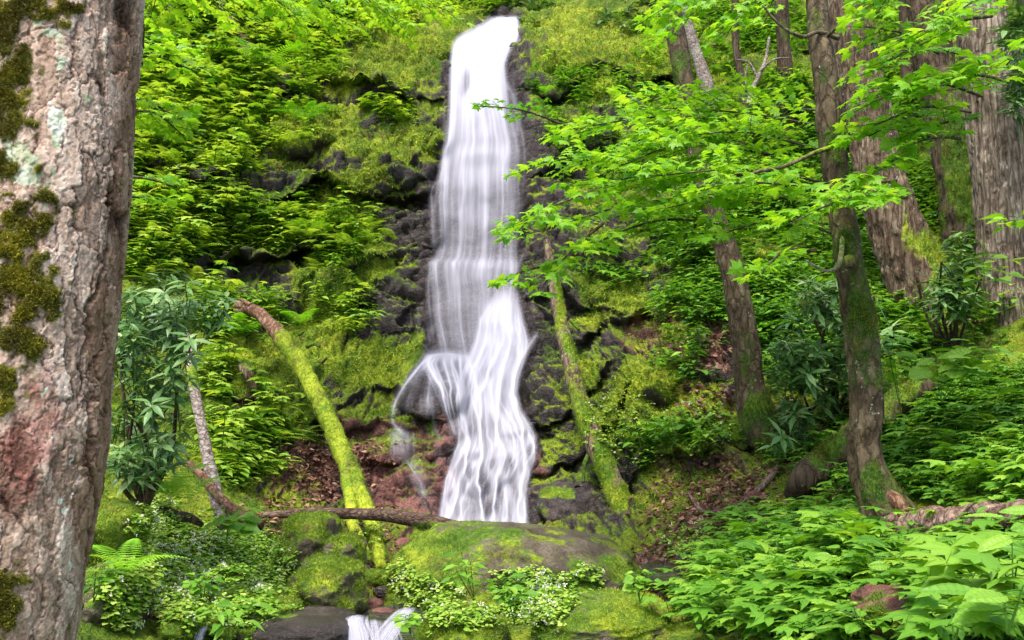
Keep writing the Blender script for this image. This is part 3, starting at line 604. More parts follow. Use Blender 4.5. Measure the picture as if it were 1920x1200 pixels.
def boulder(name, label, c, r, group=None, mat=None, seed=1, mossf=None, flat=0., fz=None, n=(70, 110), rough=.14, tilt=0, fuzzm=None, fsize=.012, cat='boulder', pow_=.8):
    """c = (px,py,Y) centre, r = radii (px across, px up, metres deep); a battered rounded block"""
    ctr = at(*c); k = (ctr[1] * CP + ctr[2] * SP) / F; R = np.array([r[0] * k, r[2], r[1] * k])
    a = np.linspace(-np.pi / 2, np.pi / 2, n[0])[:, None]; b = np.linspace(0, 2 * np.pi, n[1], endpoint=False)[None]
    sg = lambda v: np.sign(v) * np.abs(v) ** pow_
    D = np.stack([sg(np.cos(a)) * sg(np.cos(b)), sg(np.cos(a)) * sg(np.sin(b)), sg(np.sin(a)) + 0 * b], -1)
    if flat: D[..., 2] = np.where(D[..., 2] > flat, flat + (D[..., 2] - flat) * .25, D[..., 2])
    q = D * 1.4 + seed * 7.3; f1, f2, idv = worley(q * 1.1, seed)
    dd = 1 + rough * (1.4 * fbm(q, 4, seed) + .9 * (idv - .5) * sst(0, .25, f2 - f1)) + .03 * fbm(q * 6, 3, seed)
    V = D * dd[..., None] * R
    if tilt: c_, s_ = math.cos(tilt), math.sin(tilt); V = np.stack([V[..., 0] * c_ - V[..., 2] * s_, V[..., 1], V[..., 0] * s_ + V[..., 2] * c_], -1)
    V = V + ctr; N = grid_normals(V); N = np.where((N * (V - ctr)).sum(-1, keepdims=True) < 0, -N, N)
    px, py = to_px(V); m = (mossf(px, py, V, N) if mossf else .55 + .5 * N[..., 2]) + .4 * fbm(V * 7, 4, seed + 3)
    base = ctr - np.array([0, 0, R[2]]); t_ = thing(name, base, label, cat, group)
    Qd = grid_q(n[0], n[1], True)
    mesh('stone', V.reshape(-1, 3), None, Qd, mat or STONE, t_, {'moss': m})
    vis = (N * -V).sum(-1) > 0
    fz = fz if fz is not None else int(18000 * min(1, r[0] * r[1] / 4000))
    if fz: fuzz('moss', V.reshape(-1, 3), N.reshape(-1, 3), (np.clip(m - .45, 0, 1) * np.cos(a)).ravel(), fz, fsize, fuzzm, t_)
    return t_, V, N

def wood(name, label, cat, path, mat, group=None, mossf=None, seg=22, n=70, lump=.07, freq=7, seed=1, flute=0, fz=0, fsize=.012, fuzzm=None, parts=(), body='trunk', rel=False, groove=0.):
    """a trunk or log along (px,py,radius px,Y); parts = (part name, path, material)"""
    path = np.array(path, float)
    if rel: path = path.copy(); path[:, 3] = hitY(path[:, 0], path[:, 1]) - path[:, 3]
    W = pxr(path); V, Q, T, N, U, Sl = tube(W, seg, n, lump, freq, seed, flute, True, groove)
    px, py = to_px(V); m = (mossf(px, py, V, N) if mossf else np.zeros(len(V))) + .42 * fbm(V * np.array([8, 8, 5.]), 4, seed + 3)
    low = W[np.argmin(W[:, 2]), :3]; t_ = thing(name, low, label, cat, group)
    mesh(body, V, T, Q, mat, t_, {'moss': m})
    if fz: fuzz('moss', V, N, np.clip(m - .45, 0, 1), fz, fsize, fuzzm, t_)
    for i, (pn, pp, pm) in enumerate(parts):
        Wp = pxr(pp); v, q, tt, nn_, _, _ = tube(Wp, 9, 24, .12, 9, seed + i + 1); x, y = to_px(v)
        mm = (mossf(x, y, v, nn_) if mossf else np.zeros(len(v))) + .1; mesh(pn, v, tt, q, pm or mat, t_, {'moss': mm})
    return t_

# ------------------------------------------------------------------ the big trunk in front on the left
def big_trunk():
    path = [(131,-260,133,2.66),(128,-100,133,2.65),(118,100,134,2.63),(97,350,139,2.6),(64,600,149,2.58),(28,850,160,2.55),(-12,1050,163,2.52),(-50,1250,172,2.5),(-95,1450,190,2.46),(-130,1650,225,2.44)]
    W = pxr(path); n, seg = 900, 520; C = spline(W, n); Pc = C[:, :3]; R = C[:, 3]; tg = nrm(np.gradient(Pc, axis=0))
    a = nrm(np.cross(tg, np.array([0, 1., 0]))); b = np.cross(tg, a); th = np.linspace(0, 2 * np.pi, seg, endpoint=False)
    N = a[:, None] * np.cos(th)[None, :, None] + b[:, None] * np.sin(th)[None, :, None]
    B = Pc[:, None] + N * R[:, None, None]; s = np.r_[0, np.cumsum(np.linalg.norm(np.diff(Pc, axis=0), axis=1))][:, None] + 0 * th
    q0 = np.stack([B[..., 0], B[..., 1], s], -1)
    w = q0 + .022 * np.stack([fbm(q0 * 14, 3, 1), fbm(q0 * 14, 3, 2), 2 * fbm(q0 * 9, 3, 3)], -1) + .009 * np.stack([fbm(q0 * 70, 3, 5), fbm(q0 * 70, 3, 6), 1.5 * fbm(q0 * 60, 3, 7)], -1)
    f1, f2, pid = worley(w * np.array([17, 17, 5.]), 3); pl = sst(.0, .07, f2 - f1)
    g1, g2, pid2 = worley((w + .01) * np.array([46, 46, 17]), 13); pl2 = sst(0, .12, g2 - g1)
    h1, h2, pid3 = worley(w * np.array([7.5, 7.5, 1.5]), 23); ridge = sst(0, .10, h2 - h1)
    big = fbm(q0 * 5, 3, 33); fine = fbm(q0 * np.array([150, 150, 90.]), 3, 43)
    side = np.cos(th - 0)[None]                                       # which way round the trunk
    px, py = to_px(B); front = (N * -B).sum(-1) > -.2
    furrow = blobs(px, py, [(248,200,26,260),(228,450,26,200),(200,700,34,220),(176,950,30,200)], .4) * front
    dsp = -.0075 * (1 - pl) * (.5 + furrow) + .006 * (pid - .5) - .0018 * (1 - pl2) + .0050 * (pid2 - .5) - (.003 + .010 * furrow) * (1 - ridge) + .010 * big + .0020 * fine
    M = [(25,25,120,42,1),(100,5,50,22,1),(5,110,48,90,1),(15,200,58,70,.95),(5,300,55,44,.8),(45,410,64,50,.9),(-10,470,60,26,.85),(35,560,74,90,1),(50,640,56,40,.95),(5,725,44,54,.9),(0,1140,46,80,1)]
    mo = blobs(px, py, M, .75, 34) * front + (~front) * (.4 + .8 * fbm(q0 * 5, 3, 77)); mo = mo * (1 + .5 * fbm(q0 * 14, 3, 73)) + .8 * fbm(q0 * 34, 4, 71) - .02
    li = blobs(px, py, [(38,300,34,50),(75,330,26,40,.9),(105,250,20,60,.9),(85,70,22,30,.7),(115,110,14,40,.9),(160,180,14,20,.5),(95,370,34,40,.7),(110,650,20,30,.5),(140,920,18,60,.6),(130,1010,14,60,.5),(60,750,50,40,.4)], .4, 26) + .9 * fbm(q0 * 38, 4, 91) - .25
    redb = blobs(px, py, [(40,860,46,90),(85,770,30,90,.8),(70,830,40,60,.9),(20,930,40,60,.7),(60,230,26,40,.5),(75,460,30,40,.4)], .4, 26) + .25 * fbm(q0 * 16, 3, 95)
    V = B + N * (dsp + .006 * sst(.5, .8, mo))[..., None]
    crack = np.clip((1 - pl) * .75 * sst(-.25, .2, fbm(q0 * 11, 3, 55)) + (1 - pl2) * .25 + (1 - ridge) * (.35 + .5 * furrow), 0, 1)
    t = NT('plated_pink_grey_bark'); v = t.scale(t.co(), (1, 1, .35)); n1 = t.noise(24, 5, .72, v); n2 = t.noise(150, 3, .7); pidn = t.attr('plate')
    f = t.math('ADD', t.math('MULTIPLY', n1, .48), t.math('ADD', t.math('MULTIPLY', n2, .34), t.math('MULTIPLY', pidn, .22)))
    col = t.ramp(f, [(.34, (.115, .07, .045)), (.45, (.31, .21, .15)), (.57, (.50, .375, .29)), (.70, (.70, .60, .51))])
    col = t.mix(t.attr('furrow'), col, t.mix(1., col, (.62, .52, .44), 'MULTIPLY'))
    col = t.mix(t.attr('red'), col, t.ramp(f, [(.36, (.05, .012, .01)), (.5, (.20, .06, .045)), (.64, (.40, .20, .17))]))
    col = t.mix(t.attr('crack'), col, t.mix(1., col, (.16, .12, .10), 'MULTIPLY'))
    l = t.ramp(t.math('ADD', t.attr('lichen'), t.math('MULTIPLY', t.math('SUBTRACT', t.noise(70, 3, .7), .5), .7)), [(.46, 0.), (.56, 1.)])
    col = t.mix(l, col, t.ramp(t.noise(9, 3), [(.42, (.33, .36, .22)), (.52, (.50, .55, .42)), (.64, (.66, .65, .62))]))
    mf = t.ramp(t.math('ADD', t.attr('moss'), t.math('MULTIPLY', t.math('SUBTRACT', t.noise(40, 3, .7), .5), .5)), [(.36, 0.), (.64, 1.)])
    mcol = t.ramp(t.math('ADD', t.math('MULTIPLY', t.noise(7, 3), .6), t.math('MULTIPLY', n2, .4)), [(.38, (.05, .028, .008)), (.5, (.055, .065, .006)), (.62, (.20, .18, .01))])
    col = t.mix(mf, col, mcol)
    h = t.math('ADD', t.math('MULTIPLY', n2, .7), t.math('MULTIPLY', t.noise(420, 2, .6), .35))
    m = t.fin(col, .85, t.bump(h, .8, .004), .2)
    th_ = thing('tree', W[-1, :3], 'huge near trunk with pinkish grey plated bark and dark moss at the left edge', 'tree')
    mesh('trunk', V.reshape(-1, 3), None, grid_q(n, seg, True), m, th_, {'moss': mo, 'lichen': li, 'red': sst(.3, 1.05, redb + .3 * fbm(q0 * 40, 3, 97)) * .8, 'crack': crack, 'plate': pid * .6 + pid2 * .4, 'furrow': furrow})
    fuzz('moss', V.reshape(-1, 3), N.reshape(-1, 3), (np.clip(mo - .5, 0, 1) * front * (px > -60) * (px < 300) * (py > -60) * (py < 1300)).ravel(), 60000, .007, MOSST, th_, .8)
MOSST = leaf_mat('trunk_moss_blade', (.05, .03, .008), (.10, .105, .008), (.42, .38, .02), .2, .8)
big_trunk()

mz = lambda base, L=(), nzw=0., soft=.35: (lambda px, py, V, N: base + nzw * N[..., 2] + blobs(px, py, L, soft, 12) if L else base + nzw * N[..., 2] + 0 * px)
# ------------------------------------------------------------------ trees on the right bank
wood('tree', 'slender leaning mossy tree with a pruned stub, its flaring base beside the rotten log', 'tree',
  [(1520,-220,16,5.9),(1528,-40,18,5.8),(1535,60,20,5.7),(1548,150,23,5.6),(1560,260,26,5.55),(1572,360,24,5.5),(1587,450,25,5.45),(1597,520,27,5.4),(1612,600,31,5.4),(1622,700,30,5.35),(1626,780,30,5.3),(1622,850,31,5.3),(1640,915,37,5.25),(1670,965,46,5.2),(1695,1010,52,5.2),(1715,1060,60,5.15)],
  BARK_M, None, mz(.30, [(1610,590,50,70,.22),(1560,270,30,120,.15),(1625,690,50,50,.15),(1640,920,60,50,.25),(1590,440,16,60,.15)], .1, .9), 90, 320, .07, 9, 3, .1, 7000, .011, MOSSDK,
  [('branch', [(1580,440,5,5.42),(1577,478,5,5.3),(1570,500,4,5.2),(1555,508,3.4,5.15),(1535,503,2.8,5.1),(1512,488,2,5.1)], BARK_W), ('branch_stub', [(1592,490,9,5.42),(1592,489,11,5.28),(1592,489,11,5.24)], WOOD),
   ('branch', [(1572,72,5,5.7),(1535,60,4,5.6),(1500,68,3.4,5.5),(1460,45,2.6,5.5),(1430,10,2,5.5)], TWIG), ('branch', [(1545,75,4,5.7),(1570,50,3,5.5),(1605,10,2,5.5),(1630,-30,2,5.5)], TWIG),
   ('branch', [(1560,275,5,5.5),(1520,290,4,5.4),(1470,312,3.5,5.4),(1420,322,3,5.4),(1380,340,2,5.4)], TWIG)])
wood('tree', 'thin young tree rising behind the maple leaves, its mossy foot curving right over the bank', 'tree',
  [(1250,-180,15,8.8),(1258,0,17,8.6),(1270,80,18,8.5),(1283,150,18,8.4),(1300,250,18,8.3),(1322,350,19,8.2),(1348,430,20,8.1),(1372,500,22,8),(1388,580,25,7.95),(1400,660,27,7.9),(1408,740,30,7.85),(1422,785,36,7.8),(1450,825,38,7.7),(1490,865,38,7.6),(1520,900,34,7.5)],
  BARK_M, None, mz(.32, [(1425,780,50,36,.35),(1460,840,60,40,.35),(1400,600,14,150,.15),(1270,60,10,120,.1)], .1, .9), 24, 200, .07, 7, 8, 0, 6000, .012, MOSSDK)
wood('tree', 'large tree with dark ridged bark, one pale streak and bright moss down its right flare', 'tree',
  [(1575,-220,34,9.4),(1588,-20,38,9.3),(1598,60,40,9.25),(1620,180,42,9.2),(1640,280,45,9.1),(1662,380,48,9),(1692,460,52,8.95),(1722,530,58,8.9),(1758,590,66,8.8),(1790,640,80,8.7),(1810,690,95,8.6)],
  BARK_P, None, mz(.14, [(1768,500,34,90,.75,-30),(1800,590,50,60,.8),(1640,20,24,60,.5),(1700,420,10,60,.4)], 0, .9), 200, 420, .045, 5, 5, .06, 9000, .016, MOSSB, groove=.055)
wood('tree', 'brown tree with dark moss cushions between the streaked trunk and the broad grey trunk', 'tree',
  [(1722,-220,32,10.2),(1735,0,35,10.1),(1745,80,36,10),(1765,180,38,9.9),(1785,260,41,9.8),(1800,350,43,9.7),(1812,450,42,9.6),(1820,560,44,9.4),(1832,640,52,9.2),(1840,700,60,9)],
  BARK_D, None, mz(.25, [(1790,200,26,50,.4),(1800,280,34,50,.6),(1805,360,42,60,.6),(1760,30,26,60,.3),(1815,470,40,50,.3)], 0, .9), 120, 300, .09, 5, 6, 0, 8000, .02, MOSSDK, groove=.05)
wood('tree', 'broad pale grey trunk with long vertical bark grooves and mossy base at the right edge', 'tree',
  [(1822,-220,39,8.5),(1835,-20,43,8.4),(1846,80,46,8.35),(1862,200,51,8.3),(1880,330,54,8.25),(1893,450,58,8.2),(1905,560,63,8.15),(1915,640,70,8.1),(1925,700,86,8),(1930,760,105,7.9)],
  BARK_G, None, mz(.08, [(1890,690,60,60,.75),(1960,690,60,60,.7),(1845,560,10,160,.45),(1930,350,8,120,.3)], 0, .9), 260, 460, .03, 6, 9, .06, 8000, .016, MOSSB, groove=.06)
wood('tree', 'thin lichen spotted grey stem leaning beside the mossy young trunk, top centre right', 'tree',
  [(1262,-120,8,12.9),(1282,-10,9,12.9),(1292,50,10,12.9),(1306,100,11,12.9),(1322,150,13,12.9),(1338,210,14,12.9)], BARK_W, None, mz(.2), 12, 60, .08, 5, 11)
wood('tree', 'dark thin stem standing right of the lichen spotted stem', 'tree',
  [(1374,-120,6,12.6),(1378,0,7,12.6),(1380,90,7,12.6),(1392,160,8,12.6),(1402,240,9,12.5)], BARK_D, None, mz(.2), 12, 60, .1, 5, 12)
wood('dead_sapling', 'pale dead sapling with hanging brown leaves among the green, upper right', 'sapling',
  [(1442,70,2.4,9.6),(1436,110,3,9.6),(1424,140,4,9.5),(1412,165,5,9.5),(1404,200,6,9.4)], BARK_W, None, None, 10, 40, .08, 5, 13, parts=[('branch', [(1420,145,2.5,9.5),(1400,115,2,9.5),(1378,112,1.5,9.5)], BARK_W), ('branch', [(1425,135,2.5,9.5),(1450,112,2,9.4),(1480,108,1.4,9.4)], BARK_W), ('branch', [(1408,185,2.5,9.5),(1398,150,2,9.5),(1402,120,1.2,9.5)], BARK_W)])
STY = float(hitY(460, 98)) + .05
wood('tree', 'brown broken leaning stump on the ferny slope, upper left', 'stump',
  [(420,30,10,STY),(432,50,13,STY),(446,72,15,STY),(470,100,22,STY),(478,140,24,STY)], WOOD, None, mz(.1), 16, 40, .12, 5, 14, parts=[('branch', [(428,45,5,STY),(415,15,4.5,STY),(398,-30,4,STY)], BARK_D), ('branch', [(438,75,3,STY),(415,52,2.5,STY),(382,28,2,STY),(360,10,2,STY)], BARK_D)])
for i, (x0, x1, r, Y, lb) in enumerate([(545,575,5,15,'thin dark trunk among yellow green leaves, top left'),(600,590,4,15.5,'second thin dark trunk among leaves, top left'),(1455,1475,12,11.4,'dark trunk deep in shade behind the dead sapling'),(1690,1705,12,11.5,'dim trunk deep in shade behind the streaked trunk'),(330,320,9,15.5,'dim grey trunk on the upper left slope')]):
    yb = 60 if Y > 12 else 200; Yb = float(hitY(x1, yb)) + .1
    wood('tree', lb, 'tree', [(x0, -200, r * .8, Yb), (x0 + .3 * (x1 - x0), -60, r, Yb), (x1, yb, r * 1.2, Yb), (x1 + 2, yb + 110, r * 1.4, Yb)], BARK_D, None, mz(.3), 12, 50, .1, 4, 20 + i)

# ------------------------------------------------------------------ fallen and leaning logs
wood('mossy_log', 'long mossy log with a broken brown top leaning down the left bank', 'log',
  [(441,573,4,10.3),(462,575,9,10.2),(482,586,12,10.1),(513,616,14,9.9),(545,657,16,9.7),(575,705,16.5,9.4),(602,758,17,9.1),(627,812,17,8.9),(651,868,17,8.6),(675,925,15,8.2),(696,975,13,7.8),(708,1020,12,7.5),(716,1068,11,7.2)],
  WOOD_B, None, mz(.0, [(545,672,60,60,.8),(600,760,60,80,.75),(640,860,60,90,.85),(700,980,60,100,.9),(500,640,34,20,.4)], .12, .5), 40, 240, .15, 10, 31, 0, 13000, .011, None,
  [('splinter', [(452,570,5,10.25),(443,566,3,10.28),(432,570,1,10.3)], WOOD_B), ('splinter', [(462,580,6,10.2),(450,584,4,10.2),(438,580,1,10.22)], WOOD), ('splinter', [(470,572,5,10.1),(456,564,3,10.15),(448,560,1,10.2)], WOOD_B), ('lower_branch', [(648,855,11,8.62),(652,900,13,8.35),(658,950,12,8.05),(664,990,11,7.8),(678,1018,9,7.6),(690,1034,4,7.5)], None), ('stub', [(600,650,2.5,9.6),(588,645,3.5,9.65),(575,650,4,9.7)], BARK_D), ('stub', [(570,622,2,9.8),(560,628,3,9.85)], BARK_D), ('stub', [(612,672,2.5,9.5),(603,680,3.5,9.55)], BARK_D)])
wood('mossy_log', 'straight mossy log leaning against the right bank beside the fall, bare wood near its top', 'log',
  [(1024,452,6,10.3),(1030,480,8,10.2),(1037,525,10,10.05),(1048,590,12,9.8),(1064,660,14,9.5),(1084,740,16,9.2),(1112,822,18,8.9),(1146,900,20,8.6),(1172,965,21,8.35),(1192,1022,23,8.1),(1200,1050,21,8)],
  BARK_P, None, mz(.28, [(1052,570,10,60,.5),(1068,650,14,60,.3),(1090,770,22,60,.35),(1130,870,30,70,.4),(1180,980,40,80,.4)], .12, .6), 30, 220, .10, 9, 32, 0, 16000, .013, None,
  [('branch_stub', [(1105,850,5,8.85),(1096,870,4,8.75),(1094,905,3,8.7)], BARK_D), ('branch_stub', [(1125,830,5,8.9),(1150,838,3.5,8.8),(1185,842,2.5,8.8)], BARK_D), ('branch_stub', [(1185,955,5,8.4),(1210,970,4,8.3),(1245,985,2.5,8.2)], BARK_D), ('branch_stub', [(1070,600,4,9.7),(1085,618,3,9.65)], BARK_D)])
wood('fallen_log', 'bare brown log lying across the foot of the fall onto the flat boulder', 'log',
  [(452,968,5,7.9),(520,965,7,7.8),(580,961,9,7.7),(640,963,10,7.6),(720,966,12,7.4),(790,976,14,7.2),(840,986,14,7.1),(880,997,10,7.0),(900,1004,3,6.95)], LOGD, None, mz(-.1, [(790,990,60,14,.7),(700,955,60,8,.3)]), 24, 120, .06, 7, 33, 0, 1500, .012)
wood('thin_log', 'short thin mossy log on the mossy bench left of the leaning log', 'log', [(436,658,6,.12),(450,680,9,.12),(466,705,9,.12),(478,730,7,.1)], BARK_P, None, mz(.45, (), .15), 14, 40, .08, 7, 34, 0, 1200, .012, rel=True)
wood('dead_tree', 'slim pale blotched dead stem standing in front of the rhododendron, lower left', 'dead tree',
  [(346,606,6,6.9),(355,660,8,6.85),(366,740,10,6.7),(380,810,10,6.6),(394,880,12,6.5),(410,950,13,6.3),(420,985,13,6.2)], BARK_W, None, mz(.12, [(362,700,16,30,.6)]), 18, 120, .08, 9, 35)
wood('fallen_branch', 'reddish bare branch crossing the foot of the pale blotched stem', 'branch',
  [(352,868,6,6.45),(380,893,8,6.4),(405,925,9,6.3),(435,955,10,6.2),(462,975,11,6.1),(490,988,8,6.05)], WOOD_B, None, mz(.05), 14, 60, .12, 9, 36, parts=[('broken_end', [(462,975,9,6.1),(480,985,7,6.0),(500,975,2,5.95)], WOOD_B)])
wood('fallen_branch', 'dark wet branch lying in herbs below the fern, lower left', 'branch', [(300,952,7,5.9),(330,966,9,5.9),(365,975,8,5.8),(380,985,5,5.8)], BARK_D, None, mz(.1), 12, 30, .1, 9, 37)
wood('fallen_branch', 'small crooked brown branch among white flowers, lower left', 'branch', [(398,1100,4,5.2),(405,1086,6,5.15),(430,1081,7,5.1),(452,1080,8,5.1),(460,1074,5,5.1)], WOOD_B, None, mz(.15), 10, 30, .1, 9, 38)
wood('fallen_branch', 'thin root like branch lying along the stream edge, bottom left', 'branch', [(262,1150,4,4.6),(300,1158,5,4.55),(340,1152,6,4.55),(375,1140,4,4.6)], WOOD, None, mz(.1), 10, 30, .1, 9, 39)
wood('rotten_log', 'pale pinkish rotten log lying in leaves right of the flaring tree base', 'log',
  [(1700,992,26,.22),(1740,985,29,.22),(1790,980,26,.22),(1840,974,29,.22),(1890,970,26,.22),(1960,962,28,.22),(2040,954,28,.2),(2200,940,26,.2)], WOOD, None, mz(.0, [(1730,965,26,8,.6)]), 44, 200, .3, 12, 40, 0, 0, .012, rel=True, parts=[('splinter', [(1668,925,12,5.15),(1685,945,16,5.1),(1700,980,18,5.08)], WOOD_B), ('splinter', [(1655,1000,10,5.12),(1662,985,14,5.1),(1680,970,16,5.1)], WOOD)])
wood('mossy_log', 'thick mossy brown log lying up the right bank behind the flaring tree', 'log',
  [(1478,928,10,.02),(1508,900,26,.2),(1545,870,31,.4),(1600,828,32,.42),(1660,775,29,.42),(1730,725,25,.4),(1790,690,20,.3)], BARK_D, None, mz(.28, [(1560,840,60,20,.2),(1700,730,60,20,.2)], .3), 40, 140, .14, 8, 41, 0, 6000, .014, MOSSDK, rel=True)
for i, (pp, lb) in enumerate([([(1290,925,3),(1330,960,3.5),(1390,945,3),(1430,890,2)],'arched twig over the leaf litter, right of the leaning log'),([(1300,1105,4),(1350,1100,6),(1410,1102,6),(1460,1108,4)],'brown stick on the litter between two mossy boulders'),
    ([(1150,1105,5),(1180,1092,7),(1215,1085,6),(1235,1075,3)],'dark stick at the right end of the flat boulder'),([(1215,1045,3),(1235,1080,4),(1262,1110,3)],'twig slanting over the wet gap right of the flat boulder'),([(1560,935,3),(1600,900,4),(1650,905,3)],'twig by the flaring tree base'),
    ([(1480,830,3),(1500,790,3.5),(1540,750,3),(1560,700,2)],'bare twig under the right rhododendron'),([(1400,940,5),(1440,900,6),(1460,870,4)],'dark stick leaning on the litter slope'),([(640,1118,3),(690,1128,4),(740,1120,3)],'wet stick between the stream stones'),([(1735,640,3),(1790,600,3),(1850,605,2)],'pale bare twig between the mossy flare and the grey trunk')]):
    wood('stick', lb, 'stick', [(x, y, r, .06) for x, y, r in pp], (WOOD, BARK_D)[i % 2], 'sticks on the forest floor', None, 8, 24, .1, 9, 60 + i, rel=True)

# ------------------------------------------------------------------ boulders and stones
boulder('boulder', 'big flat topped brown boulder with yellow mossy rim at the foot of the fall', (962,1106,6.55), (246,119,.8), None, STONE, 3,
  mz(.46, [(800,1060,90,60,.4),(760,1110,60,40,.4),(1175,1075,40,24,.3),(1090,1120,80,20,.3),(1060,1060,90,34,-.28),(1150,1050,40,30,-.2),(960,1008,120,14,-.3),(860,1140,140,40,.3)], 0, .8), .0, 20000, (120, 190), .13, 0, None, .012, 'boulder', 1.0)
boulder('boulder', 'rounded mossy boulder under the end of the bare log', (590,1022,6.75), (56,58,.35), None, STONE, 5, mz(.5, (), .3), 0, 9000)
boulder('boulder', 'small brown mossy boulder behind the large round one', (646,1045,6.2), (38,40,.25), None, STONE, 7, mz(.40, (), .3), 0, 4500)
boulder('boulder', 'large round boulder thick with golden moss beside the stream', (612,1108,5.7), (66,62,.35), None, STONE, 9, mz(.6, (), .15), 0, 15000)
boulder('boulder', 'mossy boulder at the bottom edge below the flat boulder', (868,1208,4.9), (84,58,.3), None, STONE, 11, mz(.5, [(840,1170,60,20,.4)], .2), 0, 12000)
boulder('boulder', 'low wide boulder with grey left face and green moss, bottom right of centre', (1130,1176,5.1), (132,58,.4), None, STONE, 13, mz(.5, [(1180,1150,60,50,.3),(1035,1150,36,40,-.6)], .15), 0, 14000, (90,130), .13, 0, MOSSB, .012, 'boulder', .8)
boulder('boulder', 'bright mossy mound at the foot of the right leaning log', (1245,1040,7.6), (46,30,.3), None, STONE, 15, mz(.75), 0, 7000)
boulder('boulder', 'tall sloping mossy boulder just right of the huge trunk', (205,1012,4.9), (50,68,.3), None, STONE, 17, mz(.65, (), .2), 0, 9000, (70,110), .1, -.25)
boulder('boulder', 'dark mossy boulder hung with small plants below the tall one, bottom left', (215,1130,4.5), (54,72,.3), None, STONE, 19, mz(.5, [(245,1100,24,60,.4)], .2), 0, 8000)
boulder('boulder', 'green mossy hump among twigs, bottom left', (345,1172,4.6), (28,24,.2), None, STONE, 21, mz(.7), 0, 3000)
boulder('boulder', 'flat dark wet ledge stone with dripping face at the bottom', (575,1192,4.95), (88,40,.3), None, STONE_W, 23, mz(.18, [(520,1155,40,8,.4)]), 0, 0, (60,90), .06, 0, None, .01, 'boulder', .45)
boulder('boulder', 'long mossy hump above the wet ledge', (485,1145,5.1), (70,20,.25), None, STONE, 25, mz(.65), 0, 5000)
boulder('boulder', 'half buried reddish boulder among the broad leaves, lower right', (1700,1150,3.6), (90,50,.25), None, STONE_R, 27, mz(.35, [(1640,1140,30,30,.3)]), 0, 2500)
boulder('boulder', 'dark pointed rock between the falls and the right leaning log', (1080,960,8.9), (70,52,.3), None, STONE_W, 29, mz(.28, [(1040,925,40,14,.5),(1120,980,40,20,.4)], .1), 0, 3000)
boulder('boulder', 'greyish slab half hidden in litter above the leafy bank', (1440,985,6.3), (28,22,.2), None, STONE, 31, mz(.15), 0, 0)
SM = [(700,1083,28,16,0,'mossy'),(757,1063,24,20,0,'brown round'),(690,1135,30,13,1,'flat wet red'),(735,1110,34,12,1,'dark flat'),(720,1150,24,10,1,'small red'),(1265,1085,38,13,1,'long dark wet'),(1235,1105,20,10,1,'small wet'),(655,1080,22,12,0,'low mossy'),
      (1415,930,14,10,1,'brown'),(795,1045,26,12,1,'wet'),(760,1020,20,12,1,'red'),(1300,1050,30,16,1,'dark'),(690,1045,18,13,0,'mossy little'),(420,1188,24,14,0,'green'),(460,1195,26,16,0,'dark mossy'),(1330,1120,26,14,1,'litter covered')]
WHERE = ['left of the flat boulder','just behind the left end of the flat boulder','in the stream left of the flat boulder','at the lower left corner of the flat boulder','by the small cascade','right of the flat boulder','below the long wet stone','between the round boulder and the stream',
      'on the litter slope','behind the flat boulder by the red rock','under the bare log','right of the bright mossy mound','at the foot of the mossy log','on the bottom edge, left','beside the wet ledge','under the leafy bank']
for i, (x, y, rx, ry, wetf, lb) in enumerate(SM):
    Yt = float(hitY(x, y + ry * .5)) - .05
    boulder('stone', f'{lb} stone {WHERE[i]}', (x, y, Yt), (rx, ry, rx * Yt / F * .8), 'stones about the stream', (STONE, STONE_R if i % 2 == 0 else STONE_W)[wetf], 40 + i, mz(.62 if not wetf else .1, (), .1), 0, 900 if not wetf else 0, (30, 44), .12, cat='stone')
pool('stream', [(640,1165),(700,1140),(760,1130),(800,1150),(800,1215),(640,1230)], 5, .06)
pool('stream', [(1200,1060),(1235,1050),(1290,1062),(1300,1100),(1220,1095)], 6, .03)
def cascade(pts, off, Y, n, spread, w, dn, seed):
    r2 = np.random.default_rng(seed); V = []; Q = []; D = []; k = 0
    for i in range(n):
        o = r2.normal(0, spread); pp = np.array([(x + o * (1 + .25 * q), y + abs(o) * .1, Y - off * q) for q, (x, y) in enumerate(pts)], float); C = spline(pp, 16)
        al = dn * r2.uniform(.4, 1.2) * sst(0, .15, np.linspace(0, 1, 16)); ww = w * r2.uniform(.6, 1.4)
        rows = [at(C[:, 0] + q * ww, C[:, 1], C[:, 2] - .01 * (1 - abs(q))) for q in (-1, 0, 1)]
        V.append(np.stack(rows, 1).reshape(-1, 3)); D.append(np.stack([al * 0, al, al * 0], 1).ravel()); Q.append(grid_q(16, 3, off=k)[:, ::-1]); k += 48
    return tag(mesh('stream_cascade', np.vstack(V), None, np.vstack(Q), WATER, attrs={'dens': np.clip(np.concatenate(D), 0, .9)}), kind='structure')
cascade([(672,1152),(668,1165),(672,1185),(676,1215)], .06, 4.95, 40, 9, 4, .5, 5)
cascade([(766,1138),(755,1150),(735,1175),(715,1205)], .08, 5.05, 30, 7, 4, .5, 6)
cascade([(700,1160),(705,1185),(705,1215)], .1, 4.95, 24, 14, 5, .35, 8)
cascade([(386,1172),(378,1185),(370,1210)], .05, 4.6, 22, 3.5, 2.5, .5, 7)
